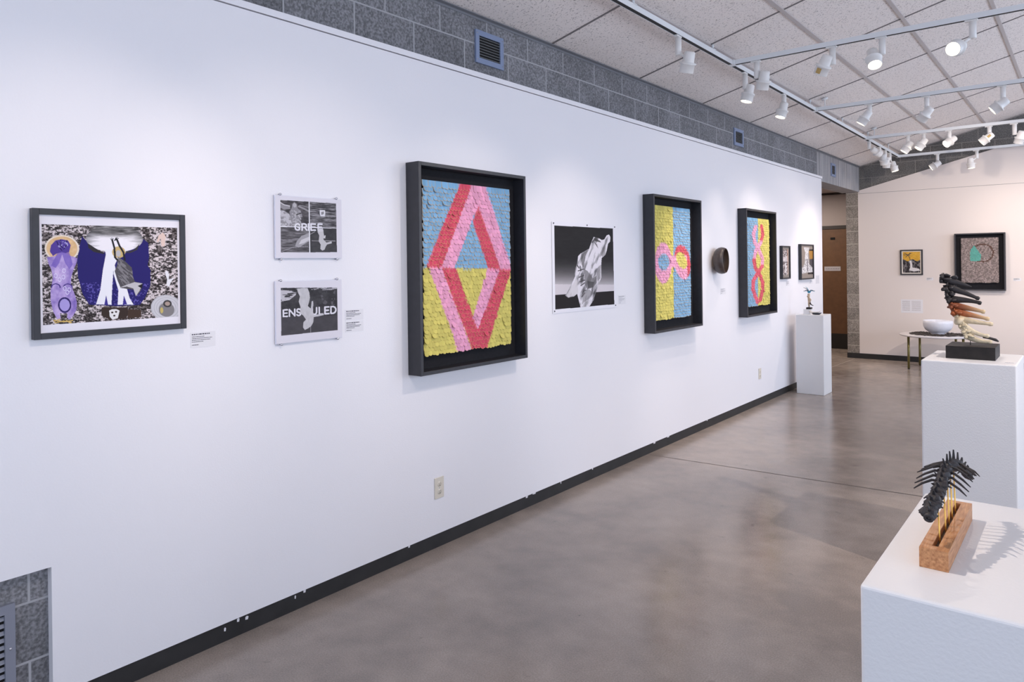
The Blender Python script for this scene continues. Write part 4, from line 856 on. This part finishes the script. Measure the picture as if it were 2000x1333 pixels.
LAMPS = [
('m',(0.60,4.62,3.141),0.135,(0.061,0.023,-0.190),(-0.31,0.18,-0.93), 0, 'white spotlight on the main track, nearest the camera, its lens hidden', 0),
('m',(0.60,5.86,3.133),0.136,(0.020,0.014,-0.171),(-0.21,-0.14,-0.97), 1, 'lit white spotlight on the main track, just left of the first cross track lamp', 15),
('m',(0.60,6.83,3.127),0.053,(-0.012,-0.010,-0.147),(-0.24,-0.19,-0.95), 1, 'lit white spotlight on the main track midway between the first two cross tracks', 14),
(1,(0.80,5.58,3.135),0.138,(0.048,0.011,-0.158),(-0.28,0.24,-0.93), 0, 'unlit-looking spotlight on the nearest cross track, leftmost beside the main track', 25),
(1,(1.36,5.58,3.135),0.137,(-0.041,-0.071,-0.144),(-0.47,0.24,-0.85), 0, 'spotlight on the nearest cross track with a tan tape flap at its rim', 24),
(1,(1.69,5.58,3.135),0.126,(-0.056,-0.006,-0.139),(0.23,-0.48,-0.85), 1, 'brightly lit spotlight tilted down in the middle of the nearest cross track', 30),
(1,(2.23,5.58,3.135),0.125,(-0.085,-0.026,-0.172),(-0.24,-0.92,-0.32), 1, 'spotlight with a full glowing round lens at the right of the nearest cross track', 30),
(2,(1.12,7.80,3.120),0.054,(-0.030,-0.045,-0.138),(-0.56,-0.11,-0.82), 1, 'lit spotlight on the second cross track, leftmost of its three', 22),
(2,(1.62,7.80,3.120),0.124,(-0.001,-0.046,-0.178),(-0.65,0.23,-0.72), 0, 'spotlight on the second cross track, middle of its three, lens hidden', 20),
(2,(2.22,7.80,3.120),0.122,(-0.020,-0.049,-0.182),(-0.79,-0.11,-0.60), 1, 'lit spotlight on the second cross track, rightmost of its three', 25),
(3,(1.08,9.97,3.106),0.101,(-0.002,-0.019,-0.150),(-0.58,-0.18,-0.80), 1, 'lit spotlight on the third cross track, leftmost of its five', 18),
(3,(1.25,9.97,3.106),0.044,(-0.016,-0.023,-0.130),(-0.54,-0.26,-0.80), 1, 'lit spotlight on the third cross track, second from its left end', 18),
(3,(1.52,9.97,3.106),0.049,(0.009,0.011,-0.126),(-0.61,-0.56,-0.55), 1, 'lit spotlight on the third cross track with its open lens turned to the camera', 18),
(3,(1.92,9.97,3.106),0.054,(-0.020,-0.046,-0.145),(-0.77,-0.13,-0.62), 1, 'spotlight with a yellow sticker on its body on the third cross track', 18),
(3,(2.16,9.97,3.106),0.134,(0.051,0.011,-0.164),(-0.31,0.25,-0.92), 0, 'spotlight at the right edge of the picture on the third cross track', 0),
(4,(1.11,11.95,3.093),0.119,(-0.018,-0.044,-0.163),(-0.83,-0.19,-0.53), 1, 'left spotlight on the farthest cross track, tilted sideways', 8),
(4,(1.59,11.95,3.093),0.118,(-0.068,-0.050,-0.180),(0.08,-0.02,-1.00), 1, 'right spotlight on the farthest cross track, hanging straight down', 6),
('m',(0.60,10.15,3.105),0.060,(0.071,0.045,-0.134),(0.57,0.65,-0.51), 0, 'spotlight on the main track just past the third cross track, turned to the end wall', 30),
('m',(0.60,10.74,3.101),0.049,(0.044,0.018,-0.168),(0.05,0.33,-0.94), 0, 'second spotlight of the cluster at the far end of the main track', 12),
('m',(0.60,11.09,3.099),0.043,(0.017,-0.004,-0.171),(-0.13,0.19,-0.97), 0, 'third spotlight of the cluster at the far end of the main track', 0),
('m',(0.60,11.38,3.097),0.037,(0.040,0.044,-0.192),(0.24,0.00,-0.97), 1, 'last spotlight of the main track, its lens glowing underneath', 8)]
for i, L in enumerate(LAMPS):
    lamp(*L, sticker=(2 if i == 4 else (1 if i == 13 else False)), angle=60)
# lamps on the tracks outside the frame that light the works in it; end wall and table ones are added for brightness
def aimed(kind, A, target, power, label, angle=45, soft=.028):
    A = Vector(A); off = Vector((.03, .03, -.15)); a = (Vector(target)-(A+off)).normalized(); lamp(kind, A, .12, off, a, 1, label, power, angle, soft=soft)
aimed('x', (1.20, 1.25, tz(1.25)), (2.75, 1.66, 1.0), 64, 'white spotlight above the near pedestal, outside the frame', 30, .010)
aimed('x', (3.70, 3.40, tz(3.4)), (2.05, 4.30, .7), 88, 'white spotlight over the tall pedestal, outside the frame', 60, .012)
aimed('x', (1.90, 1.25, tz(1.25)), (0, 1.00, 1.40), 29, 'white spotlight facing the purple figure print, outside the frame', 50)
aimed('x', (2.20, 1.25, tz(1.25)), (0, 2.00, 1.40), 29, 'white spotlight facing the word prints, outside the frame', 50)
aimed('x', (2.00, 3.40, tz(3.4)), (0, 3.05, 1.3), 34, 'white spotlight facing the diamond shadow box, outside the frame', 50)
aimed('x', (2.90, 9.97, tz(9.97)), (1.6, YE, 1.6), 46, 'added white spotlight facing the grey relief, unseen outside the frame', 70)
aimed('x', (3.60, 9.97, tz(9.97)), (2.9, YE, 1.7), 40, 'added white spotlight facing the far right of the end wall, unseen outside the frame', 70)
aimed('x', (2.60, 7.80, tz(7.8)), (.8, YE, 1.3), 105, 'added white spotlight facing the round table, unseen outside the frame', 60)
aimed('x', (1.50, 3.40, tz(3.4)), (0, 4.30, 1.3), 30, 'white spotlight facing the pinned poster, outside the frame', 50)

# ------------------------------------------------------------------ pedestals
def pedestal(x0, x1, y0, y1, h, label):
    o = MB().box((0, 0, 0), (x1-x0, y1-y0, h)).build('pedestal', M_ped, bevel=.006); o.location = (x0, y0, 0)
    tag(o, label, 'pedestal'); o.modifiers['bevel'].segments = 3; return o
pedestal(.100, .411, 8.700, 9.015, .930, 'narrow white pedestal at the far end of the white wall, holding the blue-feathered figure')
pedestal(2.169, 2.552, 3.975, 4.440, 1.070, 'tall white pedestal on the right, under the curved bone sculpture')
pedestal(2.504, 3.15, 1.330, 1.950, 1.000, 'wide white pedestal in the lower right foreground, its top seen from above')

# ------------------------------------------------------------------ spine sculpture on the tall pedestal
t = thing('bone_sculpture', (2.36, 4.22, 1.07), 'curved spine of bones fading from black through rust to cream on a black block', 'sculpture')
MB().box((2.256, 4.107, 1.0702), (2.461, 4.33, 1.132)).build('base_block', M_base, t, bevel=.001)
MB().tube([(2.350, 4.2, 1.130), (2.350, 4.2, 1.165)], .0016, 8).build('rod', M_slot, t)
def bonecol(z):                    # rust to cream to black, painted along the spine
    K = [(1.13, (206, 190, 160)), (1.255, (214, 200, 172)), (1.275, (206, 184, 150)), (1.292, (158, 82, 42)), (1.335, (122, 62, 32)), (1.352, (40, 34, 34)), (1.50, (44, 42, 46))]
    for (a, ca), (b_, cb) in zip(K[:-1], K[1:]):
        if z <= b_:
            k = min(1, max(0, (z-a)/(b_-a))); return np.array(ca)*(1-k)+np.array(cb)*k
    return np.array(K[-1][1])
def colour_mesh(b_, fn):
    L = s2l(np.array([fn(Vector(v)) for v in b_.v])); b_.col = np.concatenate([L, np.ones((len(L), 1))], 1); return b_
YP = 4.2
SP = [(2.240, 1.461), (2.259, 1.420), (2.265, 1.388), (2.269, 1.358), (2.281, 1.327), (2.290, 1.297), (2.303, 1.264), (2.317, 1.232), (2.332, 1.204), (2.342, 1.180)]
PR = {0: ((2.262, 1.452), (2.30, 1.440), (2.359, 1.421)), 1: ((2.285, 1.418), (2.33, 1.390), (2.391, 1.361)), 3: ((2.292, 1.372), (2.34, 1.353), (2.399, 1.340)), 4: ((2.300, 1.335), (2.35, 1.313), (2.414, 1.297)),
      5: ((2.312, 1.300), (2.36, 1.280), (2.432, 1.263)), 6: ((2.325, 1.262), (2.37, 1.248), (2.446, 1.239)), 7: ((2.338, 1.228), (2.37, 1.194), (2.430, 1.180)), 9: ((2.352, 1.186), (2.385, 1.156), (2.442, 1.153))}
for i, (x, z) in enumerate(SP):
    b_ = MB(); nx_, nz_ = SP[min(i+1, 9)] if i < 9 else (2.35, 1.157); dirv = Vector((nx_-x, 0, nz_-z)).normalized(); Rm = dirv.to_track_quat('Z', 'Y').to_matrix()
    r_ = .0200 if i < 7 else .0170
    b_.lump((x-.002, YP, z), r_*.86, (1.1, 1.15, .85), .95, 11+i, 3, Rm); b_.lump((x-.013, YP-.006, z+.006), r_*.42, (1.2, 1, .8), .9, 131+i, 2); b_.lump((x-.006, YP-.014, z+.010), r_*.36, (.8, 1, 1.2), .9, 151+i, 2)
    b_.lump((x+.012, YP-.012, z-.004), r_*.62, (1.2, .8, .7), .6, 31+i, 2); b_.lump((x-.010, YP-.016, z-.010), r_*.45, (1, .9, 1.2), .5, 51+i, 2)
    b_.lump((x+.014, YP+.016, z+.004), r_*.55, (1, 1.2, .6), .5, 71+i, 2); b_.lump((x-.008, YP+.004, z-.016), r_*.55, (1, 1.2, .7), .5, 91+i, 2)
    if i == 0: b_.lump((2.236, YP, 1.474), .014, (1, 1, 1), .9, 5, 2); b_.lump((2.252, YP-.008, 1.478), .012, (1, 1, .9), .8, 15, 2); b_.lump((2.286, YP-.004, 1.468), .013, (1.3, .8, .9), .7, 6, 2); b_.lump((2.262, YP, 1.458), .016, (1.3, 1, .8), .5, 7, 2)
    vb = colour_mesh(b_, lambda v, zz=z: bonecol(zz*.7+v.z*.3)*(.86+.24*rnd.random())).build('vertebra', M_bone, t)
    if i in PR:
        (xa, za), (xb, zb), (xc, zc_) = PR[i]; p0, p1, p2 = Vector((x, YP, z-.002)), Vector((xb, YP-.004, zb)), Vector((xc, YP-.010, zc_)); pts = []; rad = []
        n = 14
        for k in range(n+1):
            s_ = k/n; q = (p0*(1-s_)**2+(p1*2-(p0+p2)*.5)*2*s_*(1-s_)+p2*s_**2); pts.append(q)
            base = .0130*(1-s_)**1.5+.0074
            if s_ > .86: base = .0108*(1.0 if s_ < .97 else .7) if i else .004
            if i == 0: base = .020*(1-s_)**.8+.002
            rad.append(base)
        b_ = MB().tube(pts, rad, 12, flat=.55)
        base_c = bonecol(z)
        def pc(v, x0=x, xe=xc, bc=base_c, i=i):
            k = min(1, max(0, (v.x-x0-.03)/(xe-x0-.03))); bc = bc*(.93+.14*rnd.random())
            if i in (4, 5): return bc*(1-k)+np.array((214, 190, 150))*k
            return bc*(1+.04*k)
        colour_mesh(b_, pc).build('spinous_process', M_bone, vb)
b_ = MB().tube([(2.398, 4.24, 1.168), (2.425, 4.245, 1.166), (2.450, 4.25, 1.158), (2.463, 4.25, 1.150)], [.003, .006, .007, .003], 8, flat=.5); b_.build('tail_bone', M_char, t)
b_ = MB().tube([(2.345, 4.205, 1.20), (2.375, 4.21, 1.196), (2.36, 4.21, 1.185)], [.004, .0035, .004], 8); colour_mesh(b_, lambda v: (205, 190, 160)).build('side_process', M_bone, t)
b_ = MB().box((2.500, 4.055, 1.0702), (2.545, 4.075, 1.0712)).build('pedestal_label', M_card); tag(b_, 'tiny white label card lying on the tall pedestal near its right front edge', 'label')
k = MB()
for i in range(7): k.box((2.503+.005*i, 4.061, 1.0712), (2.506+.005*i, 4.066+.003*(i % 2), 1.0716))
k.build('printed_text', M_ink, b_)

# ------------------------------------------------------------------ small spine on brass rods in the foreground
t = thing('rib_bone_sculpture', (2.59, 1.63, 1.0), 'small blackened spine with ribs held on brass rods above a slotted wood block', 'sculpture')
wb = MB(); X0, X1, Y0_, Y1_ = 2.571, 2.617, 1.472, 1.800; S0, S1_ = 2.5885, 2.5985
wb.box((X0, Y0_, 1.0003), (X1, Y1_, 1.022)); wb.box((X0, Y0_, 1.022), (S0, Y1_, 1.036)); wb.box((S1_, Y0_, 1.022), (X1, Y1_, 1.036)); wb.box((S0, Y0_, 1.022), (S1_, 1.492, 1.036)); wb.box((S0, 1.785, 1.022), (S1_, Y1_, 1.036))
wb.build('wood_block', M_wood, t)
MB().box((S0, 1.492, 1.022), (S1_, 1.785, 1.0235)).build('slot_lining', mat('dark slot', (92, 68, 48), .6), t)
SPN = [(2.584, 1.500, 1.089), (2.584, 1.53, 1.100), (2.586, 1.565, 1.107), (2.588, 1.60, 1.117), (2.587, 1.64, 1.126), (2.589, 1.68, 1.136), (2.594, 1.72, 1.135), (2.602, 1.76, 1.119), (2.608, 1.795, 1.098)]
for x, y, z in ((2.5935, 1.545, 1.10), (2.5935, 1.615, 1.115), (2.5935, 1.66, 1.125), (2.5935, 1.70, 1.13), (2.5935, 1.745, 1.122)):
    MB().tube([(x, y, 1.0235), (x, y, 1.03), (x-.003, y, z)], .0013, 8).build('brass_rod', M_brass, t); 
rr = random.Random(12)
def interp(s_):
    n = len(SPN)-1; k = min(int(s_*n), n-1); f_ = s_*n-k; return Vector(SPN[k])*(1-f_)+Vector(SPN[k+1])*f_
NV = 17
for i in range(NV):
    s_ = i/(NV-1); p = interp(s_); tg = (interp(min(1, s_+.05))-interp(max(0, s_-.05))).normalized(); Rm = tg.to_track_quat('Z', 'Y').to_matrix()
    sx = Vector((0, 0, 1)).cross(tg).normalized(); uz = tg.cross(sx)
    if uz.z < 0: uz = -uz
    r_ = .0125 if s_ < .85 else .0105
    b_ = MB(); b_.lump(p, r_, (1, .9, 1.05), .6, 200+i, 2, Rm, smooth=False)
    b_.tube([p+uz*.004, p+uz*(.014+.004*rr.random())+tg*-.002, p+uz*(.019+.008*(.45 < s_ < .85)+.004*rr.random())+tg*-.003+sx*rr.uniform(-.003, .003)], [.004, .0026, .0014], 6, flat=.5, smooth=False)
    for sg_ in (-1, 1):
        L_ = rr.uniform(.013, .018); b_.tube([p+sx*sg_*.004, p+sx*sg_*L_*.7+uz*rr.uniform(-.002, .005)+tg*rr.uniform(-.003, .003), p+sx*sg_*L_+uz*rr.uniform(-.004, .007)+tg*rr.uniform(-.005, .005)], [.0042, .0024, .0011], 6, smooth=False)
    if i == 0: b_.lathe([(.0045, .004), (.0095, .0), (.0085, -.006), (.0042, -.0075), (.0035, .0)], p-tg*.006, tg, 14)
    vb = b_.build('vertebra', M_char, t)
    if .42 < s_ < .92:
        for sg_ in (-1, 1):
            L_ = .052*(1 if sg_ > 0 else .9)*(1-abs(s_-.62)*.5); pts = [p+sx*sg_*.004, p+sx*sg_*L_*.35+uz*.001-tg*.003, p+sx*sg_*L_*.7-uz*.006-tg*.010, p+sx*sg_*L_-uz*(.015)-tg*.018]
            pts = [q+Vector((rr.uniform(-1, 1)*.001, 0, rr.uniform(-1, 1)*.001)) for q in pts]
            MB().tube(pts, [.0032, .0028, .0024, .001], 6, flat=.6).build('rib', M_char, vb)
b_ = MB().box((2.492+.022, 1.865, 1.0002), (2.552, 1.91, 1.001)).build('pedestal_label', M_card); tag(b_, 'tiny white label card at the far left corner of the foreground pedestal top', 'label')
k = MB()
for i in range(5): k.box((2.518+.003*(i % 2), 1.872+.007*i, 1.001), (2.540+.006*(i % 3), 1.8735+.007*i, 1.0013))
k.build('printed_text', M_ink, b_)

# ------------------------------------------------------------------ feathered figure and boat on the narrow pedestal
t = thing('feathered_figurine', (.21, 8.82, .93), 'small pale figurine with a burst of blue feathers on a white cube', 'sculpture')
MB().box((.162, 8.785, .9302), (.232, 8.855, .992)).build('white_cube', M_ped, t, bevel=.001)
MB().box((.192, 8.79, .992), (.246, 8.85, 1.014)).build('dark_block', M_base, t)
M_fig = mat('tan figurine', (190, 168, 142), .6, noise=.35, nscale=80)
b_ = MB(); b_.tube([(.218, 8.82, 1.012), (.216, 8.82, 1.05), (.222, 8.82, 1.09), (.214, 8.82, 1.13), (.216, 8.82, 1.175)], [.006, .011, .017, .013, .014], 10); b_.lump((.228, 8.815, 1.10), .014, (1, 1, 1.3), .5, 3); b_.lump((.208, 8.815, 1.145), .012, (1, 1, 1.3), .5, 4); b_.build('body', M_fig, t)
MB().tube([(.225, 8.82, 1.075), (.24, 8.81, 1.05), (.262, 8.81, 1.036), (.272, 8.81, 1.038)], [.009, .007, .004, .002], 8).build('tail', M_chips, t)
M_teal = mat('blue feather', (62, 140, 168), .6, noise=.3, nscale=60)
MB().lump((.219, 8.82, 1.195), .015, (1.3, 1, .8), .5, 9).build('blue_head', M_teal, t)
for dx, dz, m_ in ((-.062, .052, 0), (-.035, .060, 1), (-.062, .012, 0), (-.060, .002, 1), (.070, .012, 0), (.040, .022, 1), (.068, .004, 1)):
    MB().tube([(.219, 8.82, 1.197), (.219+dx*.5, 8.815, 1.197+dz*.5+.012), (.219+dx, 8.81, 1.197+dz)], [.005, .0038, .0015], 6, flat=.5).build('feather', M_teal if m_ else M_chips, t)
t = thing('boat_form', (.30, 8.80, .93), 'small dark boat-shaped piece with a pale rim beside the feathered figurine', 'sculpture')
b_ = MB(); P_ = []
for s_, (w_, h0, h1) in ((.0, (.002, .950, .955)), (.2, (.020, .934, .953)), (.5, (.028, .9303, .951)), (.8, (.022, .9303, .953)), (1.0, (.002, .952, .957))):
    x = .243+.12*s_; P_.append([(x, 8.80-w_, h1), (x, 8.80-w_*.5, h0), (x, 8.80+w_*.5, h0), (x, 8.80+w_, h1)])
vs = [p for r_ in P_ for p in r_]; fs = []
for i in range(4):
    for j_ in range(3): fs.append((i*4+j_, i*4+j_+1, (i+1)*4+j_+1, (i+1)*4+j_))
    fs.append((i*4+3, i*4, (i+1)*4, (i+1)*4+3))
b_.add(vs, fs); b_.build('hull', mat('slate', (60, 62, 68), .5), t)
b_ = MB(); b_.tube([(.240, 8.775, .978), (.248, 8.778, .962), (.262, 8.79, .955), (.30, 8.80, .957), (.345, 8.80, .964), (.350, 8.80, .980)], [.012, .015, .010, .006, .004, .002], 8, flat=.7); b_.build('pale_shell', mat('cream shell', (226, 216, 206), .5), t)

# ------------------------------------------------------------------ round table, bowl and mat
tx, ty = 1.105, 11.73
t = thing('round_table', (tx, ty, 0), 'low round white-topped table with greenish brass legs by the end wall', 'table')
MB().lathe([(0, .474), (.455, .474), (.468, .480), (.470, .490), (.462, .498), (0, .498)], (tx, ty, 0), (0, 0, 1), 64).build('tabletop', M_ttop, t)
for x, y in ((.785, 11.52), (.845, 12.02), (1.30, 12.04), (1.455, 11.50)):
    lg = MB().tube([(x, y, .012), (x, y, .473)], .016, 14).build('leg', M_brassgreen, t); MB().lathe([(0, 0), (.013, 0), (.016, .013), (0, .013)], (x, y, .0003), (0, 0, 1), 12).build('foot', M_slot, lg)
mt_ = MB(); rr = random.Random(5)
for i in range(420):
    a = rr.uniform(0, 2*PI); r_ = math.sqrt(rr.uniform(.02, 1)); x = 1.135+.345*r_*math.cos(a)*1.02; y = 11.66+.30*r_*math.sin(a)
    if math.hypot(x-1.127, y-11.70) < .115: continue
    s_ = rr.uniform(.012, .022); mt_.lump((x, y, .4995+s_*.56), s_, (1.4, .8, .35), .5, i, 1, Matrix.Rotation(rr.uniform(0, 6), 3, 'Z'), smooth=False)
tag(mt_.build('openwork_mat', M_chips), 'dark rough-textured mat of charred flakes spread under the white bowl', 'mat')
t = thing('flake', (.79, 11.60, .5), 'single dark flake lying apart on the left of the table', 'flake')
b_ = MB(); b_.lump((.79, 11.66, .5075), .016, (1.5, .8, .4), .4, 3, 1); b_.build('flake_body', M_chips, t)
bw = MB().lathe([(0, 0), (.080, 0), (.084, .018), (.120, .036), (.160, .070), (.183, .115), (.187, .160), (.184, .200), (.178, .201), (.176, .160), (.168, .115), (.140, .070), (.080, .040), (0, .036)], (0, 0, 0), (0, 0, 1), 56).build('bowl', M_bowl)
bw.location = (1.127, 11.70, .4985); tag(bw, 'large white ceramic bowl sitting on the dark mat on the round table', 'bowl')

for o in list(bpy.data.objects):
    if '_loc' in o: del o['_loc']
